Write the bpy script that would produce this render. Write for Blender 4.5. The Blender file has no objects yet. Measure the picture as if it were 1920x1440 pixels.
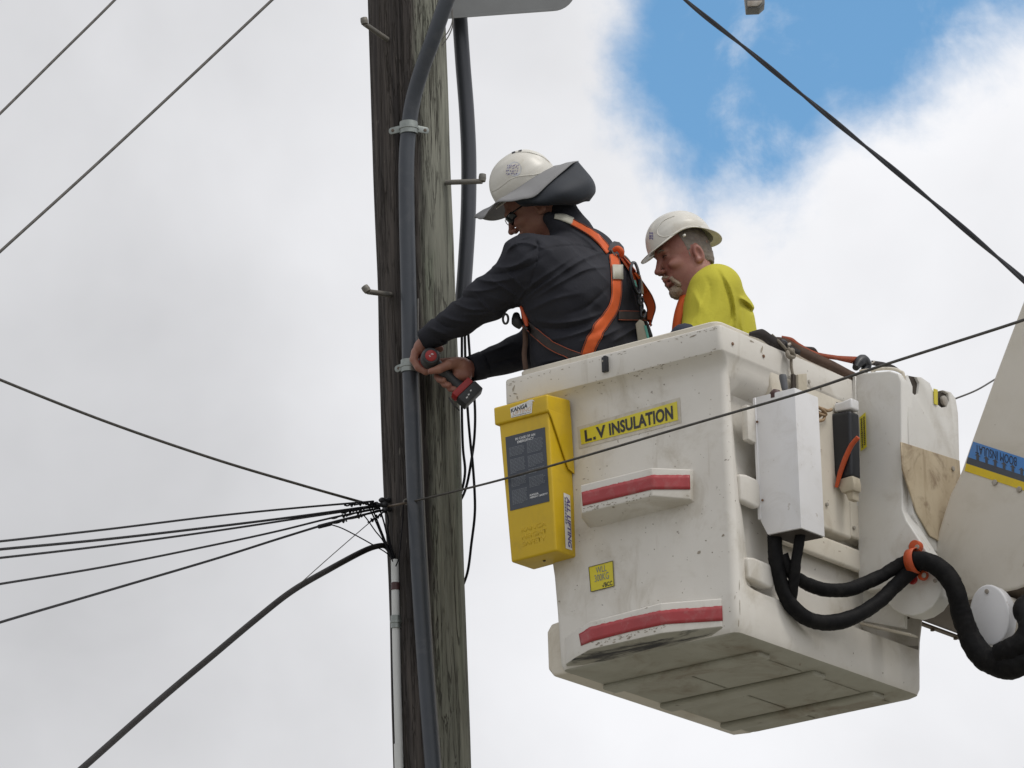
import bpy, bmesh, math, random
import numpy as np
from mathutils import Vector, Matrix, noise as mnoise
from mathutils.bvhtree import BVHTree
import openvdb

random.seed(7)
SC = bpy.context.scene
COL = SC.collection
R = math.radians

# ------------------------------------------------------------------ camera
F = 11040.0                       # focal length in pixels of the 1920 px wide photograph
CAM = np.array([0.0, 0.0, 1.6]); PITCH = R(18); ROLL = R(1.8)
FW = np.array([0, math.cos(PITCH), math.sin(PITCH)])
_r0 = np.array([1.0, 0, 0]); _u0 = np.cross(_r0, FW)
RT = _r0 * math.cos(ROLL) - _u0 * math.sin(ROLL)
UP = _u0 * math.cos(ROLL) + _r0 * math.sin(ROLL)
cam_data = bpy.data.cameras.new('camera'); cam = bpy.data.objects.new('camera', cam_data); COL.objects.link(cam)
cam_data.sensor_width = 36; cam_data.lens = 36 * F / 1920; cam_data.clip_start = 0.5; cam_data.clip_end = 5000
M = Matrix.Identity(4)
for i in range(3):
    M[i][0] = RT[i]; M[i][1] = UP[i]; M[i][2] = -FW[i]; M[i][3] = CAM[i]
cam.matrix_world = M
SC.camera = cam

# ------------------------------------------------------------------ sky, sun, exposure
SUN_EL, SUN_AZ = R(58), R(118)     # azimuth clockwise from +Y (the way the camera looks)
EDGE_SEED = (5.5, 1, 2)
world = bpy.data.worlds.new('World'); SC.world = world; world.use_nodes = True
def build_sky():
    nt = world.node_tree; N = nt.nodes; Lk = nt.links; N.clear()
    def math_(op, a, b=None, c=None):
        n = N.new('ShaderNodeMath'); n.operation = op
        for i, v in enumerate((a, b, c)):
            if v is None: continue
            if isinstance(v, (int, float)): n.inputs[i].default_value = v
            else: Lk.new(v, n.inputs[i])
        return n.outputs[0]
    tc = N.new('ShaderNodeTexCoord'); sep = N.new('ShaderNodeSeparateXYZ'); Lk.new(tc.outputs['Generated'], sep.inputs[0])
    DEG = 57.2958
    az = math_('MULTIPLY', math_('ARCTAN2', sep.outputs[0], sep.outputs[1]), DEG)
    el = math_('MULTIPLY', math_('ARCSINE', sep.outputs[2]), DEG)
    def noise(scale, detail, rough, dist=0.0, off=(0, 0, 0)):
        mp = N.new('ShaderNodeMapping'); Lk.new(tc.outputs['Generated'], mp.inputs['Vector']); mp.inputs['Location'].default_value = off
        n = N.new('ShaderNodeTexNoise'); Lk.new(mp.outputs[0], n.inputs['Vector'])
        n.inputs['Scale'].default_value = scale; n.inputs['Detail'].default_value = detail
        n.inputs['Roughness'].default_value = rough; n.inputs['Distortion'].default_value = dist
        return n.outputs['Fac']
    n_edge = noise(26, 8, .62, .25, EDGE_SEED)
    n_fine = noise(70, 5, .6, .3, (3, 1, 2))
    n_big = noise(5, 3, .5, 0, (1.2, 4.1, .3))
    n_mid = noise(17, 5, .5, .2, (5.2, 0, 7.7))
    # gaps in the cloud: (azimuth, elevation, half widths) in degrees, and loose ones elsewhere
    gaps = [(2.42, 21.02, 1.30, 1.42), (3.90, 21.95, 1.75, 1.75), (5.1, 22.75, 2.1, 1.8), (6.5, 25.5, 3.2, 2.2), (-14, 37, 6, 3), (19, 44, 8, 5), (40, 30, 6, 4), (-40, 48, 9, 5)]
    h = None
    for a0, e0, ra, re in gaps:
        x = math_('DIVIDE', math_('SUBTRACT', az, a0), ra); y = math_('DIVIDE', math_('SUBTRACT', el, e0), re)
        d = math_('SUBTRACT', 1.0, math_('SQRT', math_('ADD', math_('MULTIPLY', x, x), math_('MULTIPLY', y, y))))
        h = d if h is None else math_('MAXIMUM', h, d)
    h = math_('ADD', h, math_('MULTIPLY', math_('SUBTRACT', n_edge, .5), 1.35))
    h = math_('ADD', h, math_('MULTIPLY', math_('SUBTRACT', n_fine, .5), .55))
    mr = N.new('ShaderNodeMapRange'); mr.interpolation_type = 'SMOOTHSTEP'
    Lk.new(h, mr.inputs['Value']); mr.inputs['From Min'].default_value = -.22; mr.inputs['From Max'].default_value = .46
    n_wisp = noise(38, 7, .6, .25, (7, 2, 4))
    wr = N.new('ShaderNodeMapRange'); wr.interpolation_type = 'SMOOTHSTEP'; Lk.new(n_wisp, wr.inputs['Value']); wr.inputs['From Min'].default_value = .50; wr.inputs['From Max'].default_value = .74
    blue = math_('MULTIPLY', mr.outputs['Result'], math_('SUBTRACT', .96, math_('MULTIPLY', wr.outputs['Result'], .55)))
    # cloud brightness: soft masses, heavier to the left
    c = math_('ADD', .775, math_('MULTIPLY', math_('SUBTRACT', n_mid, .5), .40))
    c = math_('ADD', c, math_('MULTIPLY', math_('SUBTRACT', n_big, .5), .35))
    dk = N.new('ShaderNodeMapRange'); dk.interpolation_type = 'SMOOTHSTEP'
    Lk.new(az, dk.inputs['Value']); dk.inputs['From Min'].default_value = -4.5; dk.inputs['From Max'].default_value = 2.0
    dk.inputs['To Min'].default_value = -.10; dk.inputs['To Max'].default_value = .10
    c = math_('ADD', c, dk.outputs['Result'])
    lo = N.new('ShaderNodeMapRange'); lo.interpolation_type = 'SMOOTHSTEP'
    Lk.new(el, lo.inputs['Value']); lo.inputs['From Min'].default_value = 14.; lo.inputs['From Max'].default_value = 24.
    lo.inputs['To Min'].default_value = -.05; lo.inputs['To Max'].default_value = .05
    c = math_('ADD', c, lo.outputs['Result'])
    c = math_('MINIMUM', math_('MAXIMUM', c, .5), .95)
    comb = N.new('ShaderNodeCombineColor')
    Lk.new(math_('MULTIPLY', c, .985), comb.inputs[0]); Lk.new(math_('MULTIPLY', c, .99), comb.inputs[1]); Lk.new(math_('MULTIPLY', c, 1.02), comb.inputs[2])
    cb = N.new('ShaderNodeBackground'); Lk.new(comb.outputs[0], cb.inputs['Color']); cb.inputs['Strength'].default_value = 1.0
    sky = N.new('ShaderNodeTexSky'); sky.sky_type = 'NISHITA'; sky.sun_disc = False
    sky.sun_elevation = SUN_EL; sky.sun_rotation = SUN_AZ; sky.air_density = 1.0; sky.dust_density = 0.25; sky.ozone_density = 2.6; sky.altitude = 50
    hs = N.new('ShaderNodeHueSaturation'); hs.inputs['Hue'].default_value = .488; hs.inputs['Saturation'].default_value = 1.2; hs.inputs['Value'].default_value = 1.06; Lk.new(sky.outputs[0], hs.inputs['Color'])
    sb = N.new('ShaderNodeBackground'); Lk.new(hs.outputs[0], sb.inputs['Color']); sb.inputs['Strength'].default_value = 0.15
    mx = N.new('ShaderNodeMixShader'); Lk.new(blue, mx.inputs[0]); Lk.new(cb.outputs[0], mx.inputs[1]); Lk.new(sb.outputs[0], mx.inputs[2])
    out = N.new('ShaderNodeOutputWorld'); Lk.new(mx.outputs[0], out.inputs['Surface'])
build_sky()
sun_d = bpy.data.lights.new('sun', 'SUN'); sun = bpy.data.objects.new('sun', sun_d); COL.objects.link(sun)
sun_d.energy = 1.5; sun_d.angle = R(18); sun_d.color = (1.0, .96, .90)
_sd = Vector((math.sin(SUN_AZ) * math.cos(SUN_EL), math.cos(SUN_AZ) * math.cos(SUN_EL), math.sin(SUN_EL)))
sun.rotation_euler = _sd.to_track_quat('Z', 'Y').to_euler(); sun.location = (0, 0, 30)
SC.view_settings.view_transform = 'Standard'; SC.view_settings.look = 'None'; SC.view_settings.gamma = 1
SC.view_settings.use_curve_mapping = False; SC.view_settings.exposure = 0.0
SC.render.engine = 'CYCLES'; SC.cycles.max_bounces = 6

# ------------------------------------------------------------------ measuring helpers
def ray(px, py): return FW + RT * ((px - 960) / F) - UP * ((py - 720) / F)
def aty(px, py, Y):
    """the point seen at (px, py) of the photograph on the upright plane y = Y"""
    d = ray(px, py); return CAM + d * (Y / d[1])
def onp(px, py, p0, n):
    d = ray(px, py); return CAM + d * (np.dot(p0 - CAM, n) / np.dot(d, n))
def proj(p):
    v = np.asarray(p) - CAM; z = v @ FW
    return np.array([960 + F * (v @ RT) / z, 720 - F * (v @ UP) / z])
PX = 1 / 548.0                    # metres per photograph pixel at the bucket
_al = R(36)
A = np.array([-math.cos(_al), math.sin(_al), 0]); B = np.array([math.sin(_al), math.cos(_al), 0]); Z = np.array([0, 0, 1.0])
C0 = aty(1350, 607, 19.0)         # the bucket rim's near corner
def L(a, b, z): return C0 + a * A + b * B + z * Z
def loc(p): v = np.asarray(p) - C0; return np.array([v @ A, v @ B, v[2]])
def on_b(px, py, b): return onp(px, py, C0 + b * B, B)
def on_a(px, py, a): return onp(px, py, C0 + a * A, A)

# ------------------------------------------------------------------ mesh helpers
def link_mesh(name, me, mat=None, parent=None, smooth=None):
    o = bpy.data.objects.new(name, me); COL.objects.link(o)
    if mat is not None and not me.materials: me.materials.append(mat)
    if smooth is not None:
        me.polygons.foreach_set('use_smooth', [True] * len(me.polygons))
        if smooth < 180: me.set_sharp_from_angle(angle=R(smooth))
    if parent is not None:
        o.parent = parent
        o.matrix_parent_inverse = Matrix.Translation(-parent.location) if parent.parent is None else Matrix.Identity(4)
    return o
def mesh(name, verts, faces, mat=None, parent=None, smooth=None):
    me = bpy.data.meshes.new(name)
    me.from_pydata([tuple(map(float, v)) for v in verts], [], [tuple(f) for f in faces]); me.validate()
    bm = bmesh.new(); bm.from_mesh(me); bmesh.ops.recalc_face_normals(bm, faces=bm.faces); bm.to_mesh(me); bm.free()
    return link_mesh(name, me, mat, parent, smooth)
def from_bm(name, bm, mat=None, parent=None, smooth=None):
    me = bpy.data.meshes.new(name); bmesh.ops.recalc_face_normals(bm, faces=bm.faces); bm.to_mesh(me); bm.free()
    return link_mesh(name, me, mat, parent, smooth)
def tag(o, label, cat, group=None, kind=None):
    if label: o['label'] = label
    if cat: o['category'] = cat
    if group: o['group'] = group
    if kind: o['kind'] = kind
    return o
def thing(name, label, cat, at, group=None):
    o = bpy.data.objects.new(name, None); COL.objects.link(o); o.location = tuple(map(float, at)); o.empty_display_size = .1
    return tag(o, label, cat, group)
def solid(o, t, offset=0.0):
    m = o.modifiers.new('thickness', 'SOLIDIFY'); m.thickness = t; m.offset = offset; return o
def bev(bm, w, seg=2, angle=25):
    es = [e for e in bm.edges if len(e.link_faces) == 2 and e.calc_face_angle(0) > R(angle)]
    if es and w > 0: bmesh.ops.bevel(bm, geom=es, offset=w, segments=seg, profile=.6, affect='EDGES', clamp_overlap=True)
def prism_bm(pts, ext, w=0, seg=2, angle=25):
    """closed outline pts (world), extruded by vector ext, edges rounded by w"""
    bm = bmesh.new(); n = len(pts); e = np.asarray(ext, float)
    v0 = [bm.verts.new(tuple(map(float, p))) for p in pts]; v1 = [bm.verts.new(tuple(map(float, np.asarray(p) + e))) for p in pts]
    bm.faces.new(v0); bm.faces.new(v1[::-1])
    for i in range(n): bm.faces.new((v0[i], v0[(i + 1) % n], v1[(i + 1) % n], v1[i]))
    bmesh.ops.recalc_face_normals(bm, faces=bm.faces); bev(bm, w, seg, angle)
    return bm
def prism(name, pts, ext, mat, parent=None, w=0, seg=2, smooth=40, angle=25):
    return from_bm(name, prism_bm(pts, ext, w, seg, angle), mat, parent, smooth)
def lbox(name, a0, a1, b0, b1, z0, z1, mat, parent=None, w=.004, seg=2):
    """a box in the bucket's own axes"""
    return prism(name, [L(a0, b0, z0), L(a1, b0, z0), L(a1, b1, z0), L(a0, b1, z0)], Z * (z1 - z0), mat, parent, w, seg)
def obox(name, c, ex, ey, ez, mat, parent=None, w=.002, seg=2):
    """a box about c with half-edge vectors"""
    c, ex, ey, ez = map(np.asarray, (c, ex, ey, ez))
    p = [c - ex - ey - ez, c + ex - ey - ez, c + ex + ey - ez, c - ex + ey - ez]
    return prism(name, p, 2 * ez, mat, parent, w, seg)
def unit(v): v = np.asarray(v, float); return v / (np.linalg.norm(v) + 1e-12)
def smooth_path(pts, n=8):
    P = [np.asarray(p, float) for p in pts]
    if len(P) < 3 or n <= 1: return P
    P = [2 * P[0] - P[1]] + P + [2 * P[-1] - P[-2]]
    out = []
    for i in range(1, len(P) - 2):
        p0, p1, p2, p3 = P[i - 1:i + 3]
        for k in range(n):
            t = k / n
            out.append(.5 * ((2 * p1) + (-p0 + p2) * t + (2 * p0 - 5 * p1 + 4 * p2 - p3) * t * t + (-p0 + 3 * p1 - 3 * p2 + p3) * t ** 3))
    out.append(P[-2]); return out
def tube_geo(path, rad, seg=10, cap=True):
    n = len(path); rad = [rad] * n if np.isscalar(rad) else list(np.interp(np.linspace(0, 1, n), np.linspace(0, 1, len(rad)), rad))
    V, Fc = [], []
    t = unit(path[1] - path[0]); a = np.cross(t, [0.13, .2, 1.0]) if abs(t[2]) < .95 else np.cross(t, [1, 0, 0.1]); nrm = unit(a)
    for i in range(n):
        t = unit(path[min(i + 1, n - 1)] - path[max(i - 1, 0)])
        nrm = unit(nrm - t * (nrm @ t)); bi = np.cross(t, nrm)
        for k in range(seg):
            ang = 2 * math.pi * k / seg; V.append(path[i] + rad[i] * (math.cos(ang) * nrm + math.sin(ang) * bi))
    for i in range(n - 1):
        for k in range(seg):
            k2 = (k + 1) % seg; Fc.append((i * seg + k, i * seg + k2, (i + 1) * seg + k2, (i + 1) * seg + k))
    if cap:
        Fc.append(tuple(range(seg))[::-1]); Fc.append(tuple((n - 1) * seg + k for k in range(seg)))
    return V, Fc
def tube(name, pts, rad, mat, parent=None, seg=10, n=8, smooth=50):
    V, Fc = tube_geo(smooth_path(pts, n), rad, seg); return mesh(name, V, Fc, mat, parent, smooth)
def tubes(name, lst, mat, parent=None, seg=8, n=6, smooth=50):
    V, Fc = [], []
    for pts, rad in lst:
        v, f = tube_geo(smooth_path(pts, n), rad, seg); o = len(V); V += v; Fc += [tuple(i + o for i in q) for q in f]
    return mesh(name, V, Fc, mat, parent, smooth)
def px_path(pts, Y=None):
    """[(px, py, Y), ...] to world points; Y may be a pair that is interpolated"""
    out = []
    for i, p in enumerate(pts):
        y = p[2] if len(p) > 2 else (Y if np.isscalar(Y) else Y[0] + (Y[1] - Y[0]) * i / (len(pts) - 1)); out.append(aty(p[0], p[1], y))
    return out
def disc(name, c, nrm, r, h, mat, parent=None, seg=24, w=.0015, r2=None, up=None):
    """a cylinder standing h proud of c along nrm"""
    nrm = unit(nrm); u = unit(np.cross(nrm, [0, 0, 1]) if abs(nrm[2]) < .9 else np.cross(nrm, [1, 0, 0])); v = np.cross(nrm, u); r2 = r2 or r
    pts = [c + r * math.cos(2 * math.pi * k / seg) * u + r2 * math.sin(2 * math.pi * k / seg) * v for k in range(seg)]
    return prism(name, pts, nrm * h, mat, parent, w, 2, 50, 40)
def bvh_of(*objs):
    V, P = [], []
    for o in objs:
        off = len(V); V += [v.co.copy() for v in o.data.vertices]; P += [[i + off for i in p.vertices] for p in o.data.polygons]
    return BVHTree.FromPolygons(V, P)
def hit(bvh, px, py, off=.0015):
    d = Vector(ray(px, py)).normalized(); p, n, i, dist = bvh.ray_cast(Vector(CAM), d)
    if p is None: return None, None
    if n.dot(d) > 0: n = -n
    return np.array(p + n * off), np.array(n)
def quad_on(name, bvh, corners, mat, parent, off=.002, n=1, t=.0006):
    """a thin sheet lying on a surface; corners in photograph pixels: top left, top right, bottom right, bottom left"""
    c = np.array(corners, float); V = []; last = None
    m = n + 1
    for j in range(m):
        for i in range(m):
            u, v = i / n, j / n
            p = (1 - v) * ((1 - u) * c[0] + u * c[1]) + v * ((1 - u) * c[3] + u * c[2])
            h, _ = hit(bvh, p[0], p[1], off); h = last if h is None else h; last = h; V.append(h)
    Fc = [(j * m + i, j * m + i + 1, (j + 1) * m + i + 1, (j + 1) * m + i) for j in range(n) for i in range(n)]
    return solid(mesh(name, V, Fc, mat, parent), t), [V[0], V[n], V[-1], V[n * m]]
def text_mesh(body, bold=0.0, spacing=1.0, shear=0.0, line=1.0, align='LEFT'):
    cu = bpy.data.curves.new('lettering', 'FONT'); cu.body = body; cu.offset = bold; cu.space_character = spacing; cu.shear = shear
    cu.space_line = line; cu.align_x = align; cu.resolution_u = 3
    o = bpy.data.objects.new('lettering', cu); COL.objects.link(o)
    me = bpy.data.meshes.new_from_object(o); bpy.data.objects.remove(o)
    co = np.array([v.co[:] for v in me.vertices]); return me, co
def text_on(name, body, quad, mat, parent, off=.0012, box=(0, 0, 1, 1), **kw):
    """lettering filling the box (fractions from the top left) of a world-space quad"""
    me, co = text_mesh(body, **kw)
    q = [np.asarray(x) for x in quad]
    nrm = unit(np.cross(q[1] - q[0], q[3] - q[0]));
    if nrm @ (q[0] - CAM) > 0: nrm = -nrm
    mn, mx = co.min(0), co.max(0)
    for v, c in zip(me.vertices, co):
        u = box[0] + (box[2] - box[0]) * (c[0] - mn[0]) / (mx[0] - mn[0]); w = box[1] + (box[3] - box[1]) * (1 - (c[1] - mn[1]) / (mx[1] - mn[1]))
        p = (1 - w) * ((1 - u) * q[0] + u * q[1]) + w * ((1 - u) * q[3] + u * q[2]) + nrm * off
        v.co = tuple(p)
    me.materials.clear()
    return link_mesh(name, me, mat, parent)

# ------------------------------------------------------------------ materials
def mat(name, base, rough=.6, second=None, nscale=8, namount=.5, bump=0.0, bscale=60, metal=0.0, spec=.5, stretch=(1, 1, 1), dirt=None, dscale=3, damount=0.0, sheen=0.0, specks=None, sscale=25, samount=.0, rvar=.0, streak=None, kscale=22, kamount=.0, kdir=(1, 1, .12), krot=0.0, klo=.58, khi=.74):
    m = bpy.data.materials.new(name); m.use_nodes = True; nt = m.node_tree; N = nt.nodes; Lk = nt.links
    bs = N['Principled BSDF']; bs.inputs['Roughness'].default_value = rough; bs.inputs['Metallic'].default_value = metal; bs.inputs['Specular IOR Level'].default_value = spec
    if sheen: bs.inputs['Sheen Weight'].default_value = sheen; bs.inputs['Sheen Roughness'].default_value = .5
    tc = N.new('ShaderNodeTexCoord'); mp = N.new('ShaderNodeMapping'); Lk.new(tc.outputs['Object'], mp.inputs['Vector']); mp.inputs['Scale'].default_value = stretch
    def nz(scale, detail=5, rgh=.6, dist=0.0):
        n = N.new('ShaderNodeTexNoise'); Lk.new(mp.outputs[0], n.inputs['Vector']); n.inputs['Scale'].default_value = scale; n.inputs['Detail'].default_value = detail
        n.inputs['Roughness'].default_value = rgh; n.inputs['Distortion'].default_value = dist; return n.outputs['Fac']
    def mixc(fac, a, b):
        n = N.new('ShaderNodeMix'); n.data_type = 'RGBA'; Lk.new(fac, n.inputs[0])
        for s, v in ((6, a), (7, b)):
            if hasattr(v, 'is_linked') or hasattr(v, 'links'): Lk.new(v, n.inputs[s])
            else: n.inputs[s].default_value = (*v, 1)
        return n.outputs[2]
    def ramp(fac, lo, hi, to=1.0):
        n = N.new('ShaderNodeMapRange'); n.interpolation_type = 'SMOOTHSTEP'; Lk.new(fac, n.inputs['Value']); n.inputs['From Min'].default_value = lo; n.inputs['From Max'].default_value = hi; n.inputs['To Max'].default_value = to
        return n.outputs['Result']
    second = second or tuple(c * .78 for c in base)
    col = mixc(ramp(nz(nscale), .35, .68, namount), base, second)
    if dirt: col = mixc(ramp(nz(dscale, 8, .68, .6), .48, .72, damount), col, dirt)
    if streak:
        m2 = N.new('ShaderNodeMapping'); Lk.new(tc.outputs['Object'], m2.inputs['Vector']); m2.inputs['Rotation'].default_value = (0, 0, krot)
        m3 = N.new('ShaderNodeMapping'); Lk.new(m2.outputs[0], m3.inputs['Vector']); m3.inputs['Scale'].default_value = kdir
        kn = N.new('ShaderNodeTexNoise'); Lk.new(m3.outputs[0], kn.inputs['Vector']); kn.inputs['Scale'].default_value = kscale; kn.inputs['Detail'].default_value = 7; kn.inputs['Roughness'].default_value = .65; kn.inputs['Distortion'].default_value = .3
        col = mixc(ramp(kn.outputs['Fac'], klo, khi, kamount), col, streak)
    if specks: col = mixc(ramp(nz(sscale, 3, .5, .3), .70, .76, samount), col, specks)
    Lk.new(col, bs.inputs['Base Color'])
    if rvar:
        r = N.new('ShaderNodeMapRange'); Lk.new(nz(nscale * 2.3), r.inputs['Value']); r.inputs['To Min'].default_value = rough - rvar; r.inputs['To Max'].default_value = rough + rvar; Lk.new(r.outputs[0], bs.inputs['Roughness'])
    if bump:
        b = N.new('ShaderNodeBump'); b.inputs['Strength'].default_value = bump; b.inputs['Distance'].default_value = .004; Lk.new(nz(bscale, 6, .6), b.inputs['Height']); Lk.new(b.outputs[0], bs.inputs['Normal'])
    return m
M_ = {}
M_['gel'] = mat('weathered_gelcoat', (.70, .675, .625), .42, (.64, .61, .555), 5, .6, .05, 90, dirt=(.36, .31, .22), dscale=4.5, damount=.45, specks=(.17, .14, .11), sscale=46, samount=.75, rvar=.12, streak=(.36, .31, .23), kscale=16, kamount=.32)
M_['gel_side'] = mat('weathered_gelcoat_cream', (.69, .645, .555), .42, (.62, .575, .485), 4, .65, .05, 90, dirt=(.36, .29, .19), dscale=4, damount=.5, specks=(.22, .14, .09), sscale=40, samount=.65, rvar=.12, streak=(.36, .30, .21), kscale=14, kamount=.35)
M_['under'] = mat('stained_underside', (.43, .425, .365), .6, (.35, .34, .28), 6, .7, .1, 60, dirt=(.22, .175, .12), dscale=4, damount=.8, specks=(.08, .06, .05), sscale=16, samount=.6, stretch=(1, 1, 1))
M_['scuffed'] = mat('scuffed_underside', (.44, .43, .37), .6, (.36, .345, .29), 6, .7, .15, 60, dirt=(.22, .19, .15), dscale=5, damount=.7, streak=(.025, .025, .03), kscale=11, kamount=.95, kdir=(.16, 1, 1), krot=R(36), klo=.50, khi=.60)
M_['paint'] = mat('white_cover_paint', (.77, .77, .785), .35, (.72, .72, .73), 6, .5, .03, 120, dirt=(.42, .38, .32), dscale=7, damount=.22, specks=(.25, .18, .12), sscale=45, samount=.35, rvar=.1)
M_['paint2'] = mat('white_arm_paint', (.72, .71, .68), .4, (.65, .635, .59), 5, .5, .04, 100, dirt=(.40, .35, .27), dscale=6, damount=.35, specks=(.25, .18, .12), sscale=40, samount=.35, rvar=.1)
M_['fibre'] = mat('bare_fibreglass', (.56, .47, .33), .5, (.45, .36, .235), 9, .7, .05, 80, dirt=(.20, .13, .075), dscale=8, damount=.85, streak=(.30, .22, .13), kscale=20, kamount=.6, specks=(.14, .08, .05), sscale=30, samount=.7)
M_['boom'] = mat('boom_gelcoat', (.66, .625, .56), .42, (.59, .55, .47), 4, .6, .04, 90, dirt=(.40, .34, .25), dscale=4, damount=.35, specks=(.28, .22, .15), sscale=34, samount=.45, rvar=.1)
M_['red_tape'] = mat('red_reflective_tape', (.40, .045, .052), .4, (.33, .04, .045), 14, .6, .04, 150, dirt=(.42, .30, .28), dscale=16, damount=.25)
M_['yellow'] = mat('yellow_plastic', (.64, .43, .009), .42, (.57, .375, .007), 5, .5, .05, 160, dirt=(.36, .24, .03), dscale=7, damount=.3, rvar=.08)
M_['sticker_yellow'] = mat('yellow_sticker', (.70, .60, .03), .45, (.62, .53, .03), 10, .5, dirt=(.45, .40, .12), dscale=12, damount=.4)
M_['sticker_white'] = mat('white_sticker', (.76, .76, .75), .45, (.70, .70, .68), 12, .5, dirt=(.5, .47, .4), dscale=14, damount=.3)
M_['logo_pale'] = mat('pale_logo_print', (.50, .52, .56), .45, (.60, .60, .58), 60, .8)
M_['chip'] = mat('chipped_gelcoat', (.29, .255, .205), .8, (.42, .375, .31), 40, .9)
M_['residue'] = mat('sticker_residue', (.60, .56, .48), .7, (.50, .46, .38), 30, .8, dirt=(.3, .26, .2), dscale=30, damount=.5)
M_['navy_sheet'] = mat('dark_printed_sheet', (.045, .055, .075), .45, (.06, .07, .09), 6, .5)
M_['ink'] = mat('black_ink', (.03, .03, .035), .5, nscale=20, namount=.4)
M_['ink_grey'] = mat('grey_print', (.20, .22, .25), .5, nscale=30, namount=.4)
M_['ink_white'] = mat('white_print', (.72, .73, .74), .5, nscale=30, namount=.3)
M_['ink_orange'] = mat('tan_print', (.62, .42, .26), .5, nscale=30, namount=.3)
M_['ink_purple'] = mat('purple_print', (.09, .06, .28), .5, nscale=30, namount=.3)
M_['blue_band'] = mat('blue_band', (.07, .24, .60), .45, (.06, .21, .54), 8, .5, dirt=(.2, .25, .35), dscale=10, damount=.3)
M_['yellow_band'] = mat('yellow_band', (.74, .54, .02), .45, (.66, .48, .02), 8, .5, dirt=(.4, .33, .1), dscale=10, damount=.3)
M_['dark_band'] = mat('dark_band', (.07, .08, .10), .5, nscale=10)
M_['black_plastic'] = mat('black_plastic', (.011, .0125, .017), .45, (.018, .02, .026), 10, .5, .05, 120)
M_['rubber'] = mat('black_rubber', (.02, .02, .022), .6, (.035, .034, .033), 14, .6, .15, 70)
M_['hose'] = mat('black_hose_sleeve', (.008, .008, .009), .6, (.016, .0155, .0155), 22, .6, .6, 45, spec=.1, dirt=(.04, .037, .034), dscale=9, damount=.3)
M_['steel'] = mat('galvanised_steel', (.30, .325, .31), .45, (.22, .24, .23), 40, .7, .08, 160, metal=.75)
M_['alu'] = mat('dull_aluminium', (.20, .208, .21), .5, (.175, .18, .182), 8, .6, .04, 90, metal=.2)
M_['bolt'] = mat('painted_bolt', (.42, .40, .36), .5, (.30, .25, .2), 60, .7, .1, 200, metal=.3)
M_['rust'] = mat('rusty_steel', (.16, .08, .045), .8, (.22, .14, .09), 40, .7, .2, 120)
M_['step'] = mat('step_bolt_steel', (.17, .165, .15), .6, (.22, .20, .17), 30, .7, .15, 140, metal=.3)
M_['dark_steel'] = mat('dark_arm_steel', (.10, .075, .055), .55, (.15, .12, .09), 10, .7, .08, 80)
M_['pvc_grey'] = mat('grey_conduit', (.043, .051, .064), .42, (.037, .044, .056), 5, .6, .03, 90, dirt=(.13, .13, .135), dscale=8, damount=.3)
M_['pvc_dark'] = mat('dark_grey_conduit', (.045, .050, .062), .38, (.05, .055, .068), 5, .6, .03, 90)
M_['pvc_white'] = mat('white_pvc', (.62, .635, .63), .45, (.55, .57, .56), 4, .6, .03, 90, dirt=(.35, .34, .3), dscale=9, damount=.35, stretch=(1, 1, .3))
M_['brown_tape'] = mat('brown_tape', (.07, .03, .03), .5, nscale=30)
M_['cable'] = mat('black_cable', (.009, .009, .011), .5, (.016, .016, .018), 30, .5, .1, 90, spec=.1)
M_['cable_brown'] = mat('weathered_cable', (.014, .0125, .012), .55, (.024, .022, .021), 20, .6, .1, 90, spec=.1)
M_['wire'] = mat('weathered_wire', (.045, .041, .036), .55, (.10, .092, .08), 30, .6, .2, 120, metal=.3)
M_['wire_grey'] = mat('grey_wire', (.16, .155, .145), .6, (.12, .115, .11), 30, .6)
M_['orange_plastic'] = mat('orange_plastic', (.55, .085, .02), .45, (.48, .07, .018), 14, .6, .05, 120, dirt=(.3, .08, .04), dscale=16, damount=.3)
M_['webbing'] = mat('orange_webbing', (.66, .11, .018), .75, (.58, .09, .016), 26, .6, .35, 240)
M_['webbing_faded'] = mat('faded_red_webbing', (.36, .085, .04), .8, (.26, .06, .03), 26, .6, .35, 240)
M_['strap_black'] = mat('dark_webbing', (.028, .024, .024), .8, (.05, .04, .038), 26, .6, .35, 240)
M_['strap_brown'] = mat('dirty_brown_webbing', (.085, .05, .035), .8, (.13, .075, .05), 26, .6, .35, 240)
M_['rope'] = mat('tan_rope', (.36, .25, .15), .85, (.26, .175, .10), 60, .7, .6, 150)
M_['rope_grey'] = mat('grey_rope', (.25, .22, .18), .85, (.18, .155, .12), 60, .7, .6, 150)
M_['shirt'] = mat('charcoal_shirt', (.0205, .0215, .028), .78, (.029, .030, .039), 7, .6, .3, 110, spec=.2)
M_['hivis'] = mat('yellow_hivis_shirt', (.54, .50, .055), .85, (.46, .425, .045), 6, .7, .3, 110, spec=.25)
M_['navy_cloth'] = mat('navy_cloth', (.025, .032, .055), .85, nscale=10, bump=.12, bscale=130)
M_['skin'] = mat('skin', (.33, .15, .115), .5, (.27, .105, .085), 18, .8, .25, 90, dirt=(.27, .085, .07), dscale=16, damount=.7, specks=(.20, .09, .07), sscale=150, samount=.4)
M_['skin_dark'] = mat('sunned_skin', (.30, .145, .10), .5, (.25, .10, .075), 18, .8, .25, 90, dirt=(.28, .10, .08), dscale=12, damount=.6)
M_['lip'] = mat('lip', (.30, .11, .09), .5, nscale=20)
M_['eye_dark'] = mat('eyelid_dark_line', (.045, .025, .02), .5, nscale=20)  # dark brown of the lines drawn along the eyelids
M_['hair'] = mat('grey_cropped_hair', (.22, .19, .165), .8, (.14, .115, .10), 60, .7, .5, 120)
M_['beard'] = mat('greying_beard', (.36, .29, .22), .85, (.24, .165, .12), 50, .7, .6, 110)
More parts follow.
